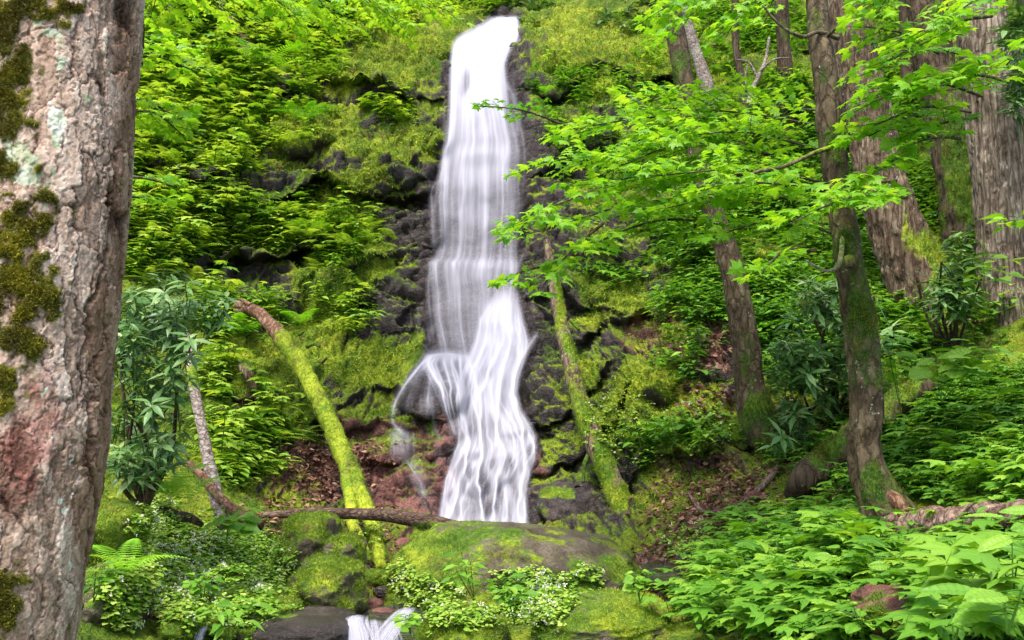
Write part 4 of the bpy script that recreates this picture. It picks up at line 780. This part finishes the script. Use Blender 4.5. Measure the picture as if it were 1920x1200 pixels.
# ------------------------------------------------------------------ plants
UPV = np.array([0, 0, 1.])
def sample(n, L, r=rng, clump=.0, avoid=True, spread=1.):
    """n photo positions from weighted soft ellipses (cx,cy,rx,ry,w), thinned by a clumping noise"""
    L = np.array([list(e) + [1] * (5 - len(e)) for e in L], float); w = L[:, 2] * L[:, 3] * L[:, 4]; out = []; got = 0
    while got < n:
        m = n * 2; i = r.choice(len(L), m, p=w / w.sum()); a = r.uniform(0, 2*np.pi, m); q = np.sqrt(r.uniform(0, 1, m)) * (1 + .18 * r.normal(size=m)) * spread
        px = L[i, 0] + np.cos(a) * q * L[i, 2]; py = L[i, 1] + np.sin(a) * q * L[i, 3]; k = np.ones(m, bool)
        if clump: k &= fbm(p2(px / 38, py / 26), 3, 201) + .5 * fbm(p2(px / 120, py / 90), 2, 207) > r.uniform(-clump, clump * .6, m) - .25 + clump * .3
        k &= ~(((abs(px - 1810) < 170) & (py > 962) & (py < 1082) | (abs(px - 1690) < 60) & (py > 950) & (py < 1100) | (abs(px - 1700) < 66) & (py > 1125) & (py < 1245) | (abs(px - 520) < 95) & (py > 640) & (py < 800)) & (r.uniform(0, 1, m) < .93))
        if avoid: k &= in_water(px, py, 14) < .2; k &= gl(AV, GX, GYs, px, py) < r.uniform(.2, .9, m)
        out.append(np.c_[px, py][k]); got += k.sum()
    return np.vstack(out)[:n]
AV = np.clip(.9 * rB * (1 - .4 * aM) + .5 * blobs(PX, PY, [(700,1080,110,60),(960,1080,250,90),(760,930,170,150),(1100,940,90,90),(1040,700,70,150)], .3) - .6 * (nz > .95) + .38 * mB, 0, 1)
def clumps(acc, xy, nleaf, size, h, tpl, tint=(.5, .22), flat=.8, stems=True, droop=.15, spread=.35, out=.5, r=rng, base=None, nrm_=None, whorl=False):
    px, py = xy[:, 0], xy[:, 1]; B = S(px, py) if base is None else base; N = SN(px, py) if nrm_ is None else nrm_; n = len(B)
    hh = h * r.uniform(.5, 1.4, n); d = nrm(UPV + out * N + .2 * r.normal(size=(n, 3))); top = B + d * hh[:, None]
    if stems: acc.stems(B - d * .02, top, .0035 * np.clip(h / .15, .5, 2), .15)
    ct = .55 * (r.uniform(size=n) < .03) + tint[0] + tint[1] * 1.2 * fbm(B * 1.1, 3, 211) + r.normal(0, tint[1] * .5, n)
    az0 = r.uniform(0, 6.28, n)
    for k in range(nleaf):
        az = az0 + (k + r.uniform(-.3, .3, n)) * (6.283 / nleaf if whorl else 2.4); el = r.uniform(-droop * 1.6, droop, n)
        f = np.stack([np.cos(az), np.sin(az), el], -1); u = nrm(UPV + (1 - flat) * (.9 * N + .45 * r.normal(size=(n, 3))))
        lev = 0 if whorl else (k / nleaf) * .7; p = top - d * (hh * lev)[:, None] + nrm(f) * (size * spread * r.uniform(.2, 1, n))[:, None]
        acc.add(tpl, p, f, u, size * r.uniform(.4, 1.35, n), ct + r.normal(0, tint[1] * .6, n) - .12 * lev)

# far herbs over the slopes: nobody could count them
FARL = [(340,60,130,90,1.3),(480,110,150,110,1.2),(600,45,150,55,1.1),(330,200,110,70,1.3),(470,240,120,50,.8),(600,130,50,40,.5),(380,290,120,30,.7),(330,390,90,40,.6),(450,440,200,40,1.),(300,470,90,60,1.),
  (440,600,80,46,.9),(560,590,60,24,.8),(650,600,50,50,.3),(700,445,60,20,1.),(840,22,120,18,.8),(420,720,45,40,.6),(460,840,80,30,.8),(450,890,60,40,.5),(280,330,50,60,.9),(630,470,40,60,.5),(740,225,40,20,.8),(450,330,40,40,.5),(600,20,330,30,1)]
FARR = [(1450,300,200,110,1.2),(1150,210,140,60,.6),(1300,90,140,70,.7),(1450,60,120,60,.8),(1700,330,140,140,1.3),(1850,300,80,300,1.),(1380,440,160,60,.9),(1240,480,110,60,.6),(1640,200,90,180,1.),(1480,580,200,70,1.4),(1330,570,90,50,.8),(1500,690,110,70,.9),
  (1330,830,70,40,.5),(1660,640,100,80,1.),(1250,860,60,40,.5),(1300,700,60,50,.4),(1600,470,90,60,1.),(1460,180,60,20,1.),(1120,320,90,60,.5),(1060,160,50,30,.7),(1020,165,20,40,1),(1280,620,50,40,.4),(1150,520,70,40,.4)]
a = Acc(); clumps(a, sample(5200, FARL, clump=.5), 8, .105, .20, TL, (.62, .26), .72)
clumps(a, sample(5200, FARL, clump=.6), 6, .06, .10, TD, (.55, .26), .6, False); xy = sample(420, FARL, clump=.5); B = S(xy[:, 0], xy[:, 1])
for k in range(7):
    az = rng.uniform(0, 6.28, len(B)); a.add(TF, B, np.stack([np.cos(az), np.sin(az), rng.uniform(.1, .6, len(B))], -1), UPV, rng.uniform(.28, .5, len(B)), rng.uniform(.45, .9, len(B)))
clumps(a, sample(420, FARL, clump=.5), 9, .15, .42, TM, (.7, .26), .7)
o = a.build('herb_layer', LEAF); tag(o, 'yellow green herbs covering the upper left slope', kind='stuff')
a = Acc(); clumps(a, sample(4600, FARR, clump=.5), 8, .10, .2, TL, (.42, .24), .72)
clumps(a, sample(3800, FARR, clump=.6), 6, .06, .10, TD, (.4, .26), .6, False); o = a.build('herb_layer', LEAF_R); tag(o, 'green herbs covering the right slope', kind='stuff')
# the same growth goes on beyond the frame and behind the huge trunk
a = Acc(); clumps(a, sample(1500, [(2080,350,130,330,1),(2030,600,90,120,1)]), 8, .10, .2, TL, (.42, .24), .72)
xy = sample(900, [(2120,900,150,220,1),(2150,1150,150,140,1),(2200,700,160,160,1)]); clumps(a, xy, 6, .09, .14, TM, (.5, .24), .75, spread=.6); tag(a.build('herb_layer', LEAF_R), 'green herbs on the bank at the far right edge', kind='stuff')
a = Acc(); clumps(a, sample(1500, [(60,250,170,330,1),(90,700,120,160,.7),(-200,400,150,400,.5)]), 8, .105, .2, TL, (.6, .26), .72); tag(a.build('herb_layer', LEAF), 'herbs on the slope behind the huge near trunk', kind='stuff')
# right foreground bank
NEARR = [(1750,850,200,110,1.2),(1850,780,120,80,1.),(1600,1010,120,50,.6),(1450,1030,110,40,.8),(1500,1120,200,90,1.1),(1800,1030,160,60,1.),(1640,1180,300,40,.9),(1340,1110,70,70,.7),(1560,890,60,60,.5),(1430,1000,60,20,.5),(1930,950,60,200,1),(1490,860,50,60,.4),(1850,1120,160,80,.7)]
a = Acc(); xy = sample(1250, NEARR, avoid=False); k = xy[:, 1] < 960
clumps(a, xy[k], 7, .085, .16, TM, (.5, .24), .75, spread=.6); clumps(a, xy[~k], 5, .10, .12, TM, (.55, .25), .72, spread=.6)
xy = sample(1300, NEARR, avoid=False); clumps(a, xy, 6, .055, .10, TL, (.45, .25), .75); clumps(a, sample(900, NEARR, avoid=False), 3, .05, .07, TT, (.5, .2), .8, spread=.3)
o = a.build('herb_layer', LEAF_R); tag(o, 'lobed leaf herbs covering the right foreground bank', kind='stuff')
# small leaved carpet with white flowers
CARP = [(400,1080,130,90,1.4),(490,1060,34,40,.8),(300,1000,60,60,.6),(470,800,40,22,1.6),(810,1125,60,36,.5),(985,1092,50,22,.9),(760,1085,30,30,.8),(1010,1130,60,50,.9),(230,1120,40,60,.5),(880,1160,90,20,.5),(1090,1085,40,14,.6),(1300,1020,50,30,.5),(420,730,30,26,.7),(740,215,36,26,.4),(1180,800,80,60,.25),(1320,800,60,50,.25),(700,1000,30,20,.2),(640,440,60,20,.2)]
def on_rock(xy):                                                   # lift positions that fall on the modelled boulders in front of the ground
    return S(xy[:, 0], xy[:, 1])
a = Acc(); xy = sample(4200, CARP, avoid=False); B = on_rock(xy) + UPV * rng.uniform(0, .05, (len(xy), 1))
BP = bpy.context.evaluated_depsgraph_get()
def cast(xy, skip=('waterfall', 'stream', 'herb')):
    """the point of the built scene that each line of sight from the camera first meets, and its normal"""
    P_, N_ = [], []; dg = bpy.context.evaluated_depsgraph_get(); dg.update()
    D = at(xy[:, 0], xy[:, 1], 1.)
    for d in D:
        o = Vector((0, 0, 0)); v = Vector(d).normalized(); got = None
        for _ in range(6):
            hit, loc, nn, _i, ob, _m = scene.ray_cast(dg, o, v)
            if not hit: break
            if any(ob.name.startswith(s_) for s_ in skip): o = loc + v * .01; continue
            got = (loc, nn); break
        if got: P_.append(tuple(got[0])); N_.append(tuple(got[1] if got[1].dot(v) < 0 else -got[1]))
        else: q = S(d[0], d[1]); P_.append((0, 0, -5)); N_.append((0, 0, 1))
    return np.array(P_), np.array(N_)
def moss_hold(): pass
B, Nn = cast(xy); ok = (B[:, 1] > 3.4); xy, B, Nn = xy[ok], B[ok], Nn[ok]
clumps(a, xy, 6, .026, .045, T_ROUND, (.5, .3), .6, False, base=B, nrm_=Nn, out=1.2); tag(a.build('carpet_plants', LEAF_C), 'small pale leaved carpet among the boulders', kind='stuff')
f = Acc(); i = rng.choice(len(B), 1000, p=(lambda w: w / w.sum())(np.where(fbm(p2(xy[:, 0] / 30, xy[:, 1] / 30), 2, 301) > .05, 1, .06)))
for k in range(4): f.add(TD, B[i] + Nn[i] * .05 + rng.normal(0, .006, (len(i), 3)), rdir(len(i)) + Nn[i] * .4, Nn[i], .014, rng.uniform(0, 1, len(i)))
tag(f.build('white_flowers', FLOWER), 'tiny white flowers sprinkled over the pale carpet', kind='stuff')
# moss pile on the ground and cliff
def ground_fuzz(name, n, size, lo, hi, mat=MOSSB):
    x = rng.uniform(150, 1900, n * 3); y = rng.uniform(-10, 1200, n * 3); m = gl(aM * (.3 + .7 * mB) * (D1 < 16), GX, GYs, x, y); k = (m > rng.uniform(.1, 1, n * 3)) & (in_water(x, y, 4) < .1); x, y = x[k][:n], y[k][:n]
    p = S(x, y); N = SN(x, y); a = Acc(); f = nrm(N + .7 * rng.normal(size=p.shape) - np.array([0, 0, .2])); br = gl(bright, GX, GYs, x, y)
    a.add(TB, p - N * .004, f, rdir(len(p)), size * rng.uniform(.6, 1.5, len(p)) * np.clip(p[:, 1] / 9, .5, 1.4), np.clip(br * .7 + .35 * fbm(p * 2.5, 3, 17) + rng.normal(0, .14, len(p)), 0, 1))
    tag(a.build(name, mat), 'cushions of bright moss over the rock', kind='stuff')
ground_fuzz('ground_moss', 170000, .032, 0, 1)
# fallen leaves
x = sample(9000, [(e[0], e[1], e[2], e[3], 1) for e in LIT] + [(1350,970,130,90,1), (620,880,120,60,1), (700,1120,90,60,.5), (1300,1090,80,40,1)], avoid=False); a = Acc(); p = S(x[:, 0], x[:, 1]) + UPV * .006
a.add(TL, p, rdir(len(p)) * np.array([1, 1, .25]), SN(x[:, 0], x[:, 1]) + .5 * rng.normal(size=p.shape), rng.uniform(.03, .07, len(p)), rng.uniform(0, 1, len(p)) ** 1.6); tag(a.build('leaf_litter', DEAD), 'reddish brown fallen leaves on the banks', kind='stuff')

# ------------------------------------------------------------------ maple boughs
def bough(accL, accS, p0, p1, nt=9, tl=.5, leaf=.074, sag=.12, r=rng, dens=1., tint=(.55, .18)):
    p0, p1 = np.array(p0), np.array(p1); L = np.linalg.norm(p1 - p0); mid = (p0 + p1) / 2 + np.array([0, 0, sag * L * .5]) + r.normal(0, .04 * L, 3)
    C = spline(np.array([p0, mid, p1]), 24); V, Q, T, *_ = tube(np.c_[C, np.linspace(.010, .003, 24)], 6, 24, .05, 9, 3, 0, False); accS.append((V, Q))
    d = nrm(p1 - p0); side = nrm(np.cross(d, UPV))
    tipd = []
    for k in range(nt):
        t = .18 + .82 * (k + .5) / nt; i = int(t * 23); b = C[i]; s = 1 if k % 2 else -1; l = tl * (1.15 - .65 * t) * r.uniform(.6, 1.3)
        dv = nrm(d * r.uniform(.4, 1.) + side * s * r.uniform(.5, 1.1) + UPV * r.normal(-.02, .12)); e = b + dv * l - UPV * .05 * l
        accL.stems(b[None], e[None], .0028, .0); m = max(2, int(dens * l / .064))
        for j in range(m):
            q = (j + .6) / m; c = b + (e - b) * q
            for s2 in (-1, 1):
                if j == m - 1 and s2 == 1: pass
                sd = nrm(np.cross(dv, UPV)) * s2; f = nrm(dv * (.6 + .8 * q) + sd * (1.1 - .6 * q) + r.normal(0, .25, 3) - UPV * r.uniform(0, .35))
                pet = c + nrm(sd * .7 + dv * .6 + UPV * .2) * leaf * r.uniform(.3, .7)
                accL.stems(c[None], pet[None], .0012, .4); z = leaf * r.uniform(.6, 1.2)
                accL.add(TM, pet[None], f[None], (UPV + .38 * r.normal(size=3) - .15 * np.array([0, 1, 0]))[None], z, tint[0] + r.normal(0, tint[1]))
def maple(label, boughs, name='maple_branch', tint=(.55, .18), leaf=.074, group=None, **kw):
    """boughs = (px0,py0,Y0, px1,py1,Y1, twigs, twig length)"""
    b0 = boughs[0]; t_ = thing(name, at(b0[0], b0[1], b0[2]), label, 'branch', group)
    for b in boughs:
        aL_, aS = Acc(), []; bough(aL_, aS, at(*b[:3]), at(*b[3:6]), b[6], b[7], leaf, dens=kw.get('dens', 1.), tint=tint)
        V, Q = aS[0]; mesh('bough', V, None, Q, TWIG, t_, {'moss': np.zeros(len(V))}); aL_.build('foliage', LEAF_M, t_)
maple('wide maple boughs of bright lobed leaves spreading left toward the fall', [(1420,330,6.6,1010,395,5.7,15,.55),(1440,380,6.4,985,440,5.6,12,.45),(1400,270,6.8,1040,300,6.,14,.6),(1430,230,7,1050,245,6.4,14,.6),(1450,290,6.6,1120,330,5.9,14,.6),(1400,430,6.3,1060,480,5.7,9,.4)])
maple('layered maple boughs filling the middle between the young trunk and the slender trunk', [(1600,250,6.8,1190,200,6.6,15,.7),(1590,300,6.5,1230,260,6.1,15,.7),(1580,350,6.2,1220,330,5.7,15,.65),(1590,400,6.1,1250,390,5.6,14,.6),(1570,440,6.2,1320,450,5.7,10,.5),(1560,210,7.2,1160,180,7,13,.6),(1530,350,5.5,1330,345,5.1,9,.4)])
maple('small maple sprig with dark green leaves hanging in front of the upper fall', [(1060,235,7.5,890,198,7.2,9,.22)], leaf=.06, tint=(.12, .1))
maple('drooping maple spray crossing the top of the right leaning log', [(1130,420,6.0,1000,560,5.7,7,.28),(1110,430,6,1090,500,5.7,6,.25),(1040,380,6,965,440,5.8,6,.24),(1010,500,5.9,950,530,5.7,5,.18)], leaf=.08)
maple('maple boughs in front of the streaked trunk, high on the right', [(1760,100,5.4,1625,50,5,8,.32),(1800,100,5.6,1650,130,4.9,10,.36),(1790,150,5.5,1640,190,5,10,.36),(1760,210,5.6,1630,255,5.1,8,.32),(1840,180,5.2,1680,160,4.8,10,.35),(1820,210,5.5,1640,235,5,8,.3)])
maple('thin maple spray hanging over the dark mossy trunk', [(1880,150,4.9,1740,165,4.7,8,.3),(1830,220,5.2,1700,250,5,7,.25),(1800,260,5,1720,265,4.9,4,.2),(1700,290,5.2,1640,330,5.,6,.22),(1860,30,4.8,1720,60,4.7,8,.3)])
maple('maple boughs entering from the top edge left of the slender trunk', [(1420,-60,6.5,1270,60,6.2,10,.45),(1350,-40,6.8,1240,20,6.6,9,.4),(1450,-40,6.2,1360,70,6,8,.35),(1500,-40,6,1430,50,5.8,7,.3)])
maple('maple boughs entering from the top right corner', [(1960,-50,5,1800,20,4.7,9,.3),(1760,-60,5.2,1640,30,5,9,.3),(1700,-60,5.2,1620,0,5,7,.26),(1980,60,4.6,1880,130,4.5,5,.2)])
maple('low maple bough over the slender trunk, mid right', [(1700,370,5.1,1480,420,4.8,10,.35),(1680,340,5.2,1560,385,4.9,8,.3),(1530,470,5,1420,520,4.9,6,.28),(1720,300,5.3,1600,340,5,6,.25)])
maple('maple spray at the edge of the huge trunk, upper left', [(200,120,5.,370,135,5.4,8,.28),(190,170,5.1,330,215,5.4,8,.3),(210,210,5.1,345,255,5.4,7,.25),(200,60,5,300,90,5.3,6,.25)], tint=(.7, .15))
maple('yellow green maple boughs hanging at the top left', [(260,-60,8,440,30,8.5,10,.5),(520,-60,9,640,40,9.2,10,.5),(620,-60,9.2,760,50,9.2,10,.5),(700,-50,9.4,850,25,9.4,9,.4),(420,-60,8.6,560,30,8.8,9,.5),(320,-70,8,280,40,8.2,8,.4)], tint=(.75, .15), leaf=.095)
maple('leafy twigs by the huge trunk at mid height', [(225,330,4.8,330,350,5,5,.18),(220,370,4.8,310,375,4.9,5,.18)], tint=(.5, .15), leaf=.06)

# ------------------------------------------------------------------ rhododendrons
def whorl(aL_, c, d, size, n, r, tint=.45, droop=.0):
    az0 = r.uniform(0, 6.28); x = nrm(np.cross(d, np.array([.1, .9, .3]))); y = np.cross(d, x)
    for k in range(n):
        az = az0 + k * 2.4 + r.uniform(-.2, .2); f = x * math.cos(az) + y * math.sin(az) + d * r.uniform(.0, .5) - UPV * droop * r.uniform(.2, 1.4)
        aL_.add(T_RHO, (c - d * k * .006)[None], f[None], (d + UPV * .4 + .2 * r.normal(size=3))[None], size * r.uniform(.65, 1.15), tint + r.normal(0, .24))
def rhodo(label, blobs_, n, Y, size, foot, seed, n_l=9, front=1.):
    r = np.random.default_rng(seed); aL_ = Acc(); xy = sample(n, blobs_, r, avoid=False); base = at(*foot, Y + .3); t_ = thing('rhododendron', base, label, 'shrub')
    hubs = [np.array(at(foot[0] + r.uniform(-80, 80), foot[1] - r.uniform(60, 300), Y + r.uniform(-.2, .3))) for _ in range(7)]
    for h in hubs:
        V, Q, T, *_ = tube(np.array([[*base, .016], [*((base + h) / 2 + r.normal(0, .06, 3)), .012], [*h, .008]]), 8, 20, .08, 8, seed, 0, False); mesh('stem', V, None, Q, BARK_D, t_, {'moss': np.zeros(len(V))})
    for x, y in xy:
        yy = Y + r.uniform(-.45, .55) * front; yt = float(SY(x, y)) - .12; c = at(x, y, min(yy, yt)); h = min(hubs, key=lambda q: np.linalg.norm(q - c))
        if np.linalg.norm(h - c) > .5 or Y > 10: h = c + (h - c) * .35 / max(.01, np.linalg.norm(h - c)) * (0.2 if Y > 10 else 1)

        d = nrm(np.array([r.normal(0, .35), -.25 + r.normal(0, .35), 1.])); aL_.stems(h[None], (c - d * .1)[None], .004, .0); aL_.stems((c - d * .1)[None], c[None], .0035, .0)
        whorl(aL_, c, d, size, n_l, r, .5 + .35 * (r.uniform() - .5), .16); 
        if r.uniform() < .6: whorl(aL_, c - d * .09, d, size, n_l - 3, r, .35, .5)
    aL_.build('foliage', LEAF_H, t_)
rhodo('rhododendron with long dark leaves filling the left, just behind the huge trunk', [(280,640,80,110,1),(310,560,60,50,.8),(262,780,56,110,1),(290,850,56,50,.8),(230,600,30,60,1),(315,700,30,60,.8),(400,560,30,20,.6),(320,490,18,18,.7),(240,880,40,40,.7)], 160, 5.3, .105, (270, 960), 5)
rhodo('rhododendron bush between the young curving tree and the slender trunk', [(1530,620,70,60,1),(1500,690,60,50,1),(1570,690,50,60,1),(1550,560,50,40,.8),(1480,790,30,50,.3),(1640,600,30,50,.7),(1500,870,24,30,.5)], 95, 7.2, .15, (1560, 800), 6, 9, .6)
rhodo('shaded rhododendron leaves between the streaked trunk and the broad grey trunk', [(1790,520,40,60,1),(1800,470,30,30,1)], 26, 7.6, .16, (1790, 680), 8, 8, .4)
rhodo('dark rhododendron thicket beyond the lip of the fall', [(920,8,90,22,1),(1000,20,60,20,.8),(1200,20,80,30,.7)], 80, 16.5, .22, (960, 60), 9, 9, .6)
rhodo('dark rhododendron leaves right of the broad grey trunk', [(1905,60,24,60,1),(1915,160,14,60,1)], 26, 7.5, .15, (1990, 600), 10, 9, .5)

# ------------------------------------------------------------------ ferns
def fern(label, px, py, Y, L, n=9, tint=.6, seed=1, group='ferns', spread=(0, 6.283)):
    r = np.random.default_rng(seed); b = at(px, py, Y) if Y else S(px, py); t_ = thing('fern', b, label, 'fern', group); k0 = None
    for k in range(n):
        az = spread[0] + (spread[1] - spread[0]) * (k + r.uniform(0, .6)) / n; f = np.array([math.cos(az), math.sin(az), r.uniform(.15, .6)]); a = Acc()
        a.add(TF, b[None], f[None], np.array([[0, 0, 1.]]), L * r.uniform(.7, 1.15), tint + r.normal(0, .12)); a.build('frond', LEAF_F, t_)
fern('bright fern on the upper left slope, above the dark crack', 492, 150, None, .75, 9, .6, 2)
fern('fern at the brow right of the largest upper fern', 560, 118, None, .6, 9, .7, 3); fern('fern just below the broken stump', 450, 120, None, .6, 8, .6, 4)
fern('fern by the huge trunk, low on the upper slope', 400, 178, None, .6, 8, .55, 5); fern('fern over the brown bare patch, upper left', 610, 120, None, .5, 8, .7, 6)
fern('dark green fern left of the mossy brow', 575, 235, None, .55, 9, .2, 7); fern('fern under the end of the right mossy brow', 1030, 185, None, .5, 8, .4, 8)
fern('light green fern between the huge trunk and the pale blotched stem', 300, 925, 5.6, .38, 9, .85, 9); fern('bright fern on the tall sloping boulder by the huge trunk', 235, 1068, 4.3, .26, 8, .8, 10)
fern('fern beside the pale blotched stem, mid left', 440, 640, None, .55, 10, .55, 11); fern('fern behind the leaning mossy log', 560, 600, None, .5, 10, .5, 12)
fern('second light fern half under the rhododendron', 345, 935, 5.7, .32, 8, .8, 13); fern('fern low in herbs on the right slope', 1440, 640, None, .5, 9, .4, 14)

# ------------------------------------------------------------------ single leafy plants near the camera
def leafy(label, px, py, Y, h, size, nl, tpl, mat, group=None, seed=1, tint=.5, stalks=3, cat='plant', name='leafy_plant'):
    r = np.random.default_rng(seed); b = at(px, py, Y) if Y else S(px, py); t_ = thing(name, b, label, cat, group); a = Acc(); st = Acc()
    for s in range(stalks):
        d = nrm(np.array([r.normal(0, .3), r.normal(0, .3), 1.])); hh = h * r.uniform(.65, 1.1); top = b + d * hh; st.stems(b[None], top[None], .003, .2)
        for k in range(nl):
            az = r.uniform(0, .5) + k * 2.4; q = 1 - .55 * (k / nl); c = b + d * hh * q; f = np.array([math.cos(az), math.sin(az), r.uniform(-.2, .25)]); e = c + nrm(f) * size * .4
            st.stems(c[None], e[None], .0016, .3); a.add(tpl, e[None], f[None], (UPV + .25 * r.normal(size=3) - np.array([0, .25, 0]))[None], size * r.uniform(.6, 1.15), tint + r.normal(0, .15))
    st.build('stalk', LEAF_R, t_); a.build('leaves', mat, t_); return t_
leafy('plant with broad pale heart shaped leaves below the mossy flare, right', 1765, 755, 5.6, .40, .16, 9, T_fine(.38), LEAF_R, None, 3, .75, 4)
leafy('second broad leaved plant left of the larger one by the mossy flare', 1690, 775, 5.8, .40, .13, 6, T_fine(.38), LEAF_R, None, 4, .6, 3)
leafy('bright tuft of strap leaves on the ledge left of the fall', 688, 640, None, .15, .17, 9, T_leaf(.16, .3), LEAF, None, 5, .7, 2)
leafy('yellow green sprig with long leaves against the broad grey trunk', 1905, 440, 4.6, .15, .12, 7, TL, LEAF_M, None, 6, .75, 2)
leafy('long leaved sprig lower on the left side of the broad grey trunk', 1850, 560, 5.4, .25, .11, 8, TL, LEAF_R, None, 7, .8, 3)
leafy('tall soft plant in front of the flat boulder', 890, 1130, 5.0, .26, .085, 9, TL, LEAF_R, None, 8, .5, 3)
leafy('tall plant right of centre in front of the flat boulder', 965, 1170, 4.7, .22, .08, 9, TL, LEAF_R, None, 9, .5, 4)
leafy('lance leaved plant at the bottom left edge by the wet ledge', 430, 1205, 4.3, .16, .10, 8, T_leaf(.17, .3), LEAF_R, None, 10, .6, 3)
leafy('round leaved sprig on the white flower carpet', 380, 1130, 4.6, .12, .06, 9, T_ROUND, LEAF_R, None, 11, .6, 3)
leafy('broad bluish leaves at the base of the pale blotched stem', 425, 1010, 5.5, .16, .12, 6, T_ROUND, LEAF_R, None, 12, .5, 3)
leafy('large toothed leaves nearest the camera in the bottom right corner', 1890, 1190, 1.85, .10, .10, 7, T_NEAR, LEAF_R, None, 14, .6, 3)
leafy('big toothed leaves at the right edge just above the bottom right corner', 1950, 1060, 2.1, .12, .10, 6, T_NEAR, LEAF_R, None, 15, .7, 2)
leafy('near plant of big lobed leaves at the right edge below the rotten log', 1900, 1110, 2.5, .12, .13, 6, TM, LEAF_R, None, 41, .65, 3)
leafy('near plant of big lobed leaves at the bottom edge left of the corner', 1790, 1215, 2.3, .12, .12, 6, TM, LEAF_R, None, 42, .6, 3)
leafy('near pale plant of big lobed leaves right of the reddish boulder', 1800, 1130, 2.7, .1, .12, 6, TM, LEAF_R, None, 43, .75, 3)
leafy('tiny leaved sprig over the low wide boulder', 1200, 1130, 4.4, .14, .05, 10, T_ROUND, LEAF_R, None, 16, .7, 4)
leafy('sprig at the lower left corner beside the huge trunk', 175, 1130, 3.9, .14, .06, 8, TL, LEAF_R, None, 17, .3, 3)
leafy('small sprig on the left end of the flat boulder', 770, 1190, 4.6, .10, .05, 9, T_ROUND, LEAF_R, None, 18, .7, 3)
# the leafy foreground of the right bank: repeated plants of two kinds
def tree_copy(o, loc, rz, sc, label=None):
    c = o.copy(); scene.collection.objects.link(c); c.location = loc; c.rotation_euler = (0, 0, rz); c.scale = (sc,) * 3
    if label: c['label'] = label
    for ch in o.children:
        d = ch.copy(); scene.collection.objects.link(d); d.parent = c
    return c
g1_ = 'lobed leaf plants on the right foreground bank'; g2_ = 'oval leaf plants on the right foreground bank'
def proto_plant(label, tpl, size, nl, group, seed, tint, stalks=3, h=.2):
    r = np.random.default_rng(seed); t_ = thing('leafy_plant', (0, 0, 0), label, 'plant', group); a, st = Acc(), Acc(); z = np.zeros(3)
    for s in range(stalks):
        d = nrm(np.array([r.normal(0, .45), r.normal(0, .45), 1.])); hh = h * r.uniform(.6, 1.1); st.stems(z[None], (d * hh)[None], .0025, .2)
        for k in range(nl):
            az = r.uniform(0, .5) + k * 2.4; c = d * hh * (1 - .4 * k / nl); f = np.array([math.cos(az), math.sin(az), r.uniform(-.15, .25)]); e = c + nrm(f) * size * r.uniform(.3, .8)
            st.stems(c[None], e[None], .0013, .3); a.add(tpl, e[None], f[None], (UPV + .25 * r.normal(size=3))[None], size * r.uniform(.6, 1.15), tint + r.normal(0, .16))
    st.build('stalk', LEAF_R, t_); a.build('leaves', LEAF_R, t_); return t_
pa = [proto_plant('x', TM, .105, 5, None, 21 + i, .5 + .12 * i) for i in range(3)]
pb = [proto_plant('x', T_NEAR, .09, 5, None, 31 + i, .6, 3, .17) for i in range(2)]
def where(x, y):
    if y < 960: return 'above the rotten log' if x > 1680 else 'beside the flaring tree base'
    if x > 1700: return 'below the rotten log' if y < 1090 else 'right of the reddish boulder'
    if y > 1120: return 'at the bottom, left of the reddish boulder' if x > 1460 else 'by the low wide boulder'
    return 'near the litter slope' if y < 1040 else 'under the flaring tree'
for pl_, n, kd in ((pa, 110, 'plant with lobed bright green leaves '), (pb, 60, 'low plant with oval bright green leaves ')):
    xy = sample(n, [(1500,1090,170,60,1),(1720,1040,200,60,1),(1640,1150,280,60,1),(1830,900,110,90,.7),(1350,1120,50,60,.5),(1600,1000,120,30,.5),(1470,1020,60,20,.5)], avoid=False); used = set()
    for i, (x, y) in enumerate(xy):
        k = i % len(pl_); p = S(x, y); o = pl_[k]
        if k not in used: used.add(k); o.location = tuple(p)
        else: o = tree_copy(o, tuple(p), rng.uniform(0, 6.28), rng.uniform(.6, 1.2))
        o['label'] = kd + where(x, y); o['group'] = kd.strip().replace('plant with', 'plants with') + ' ' + where(x, y)
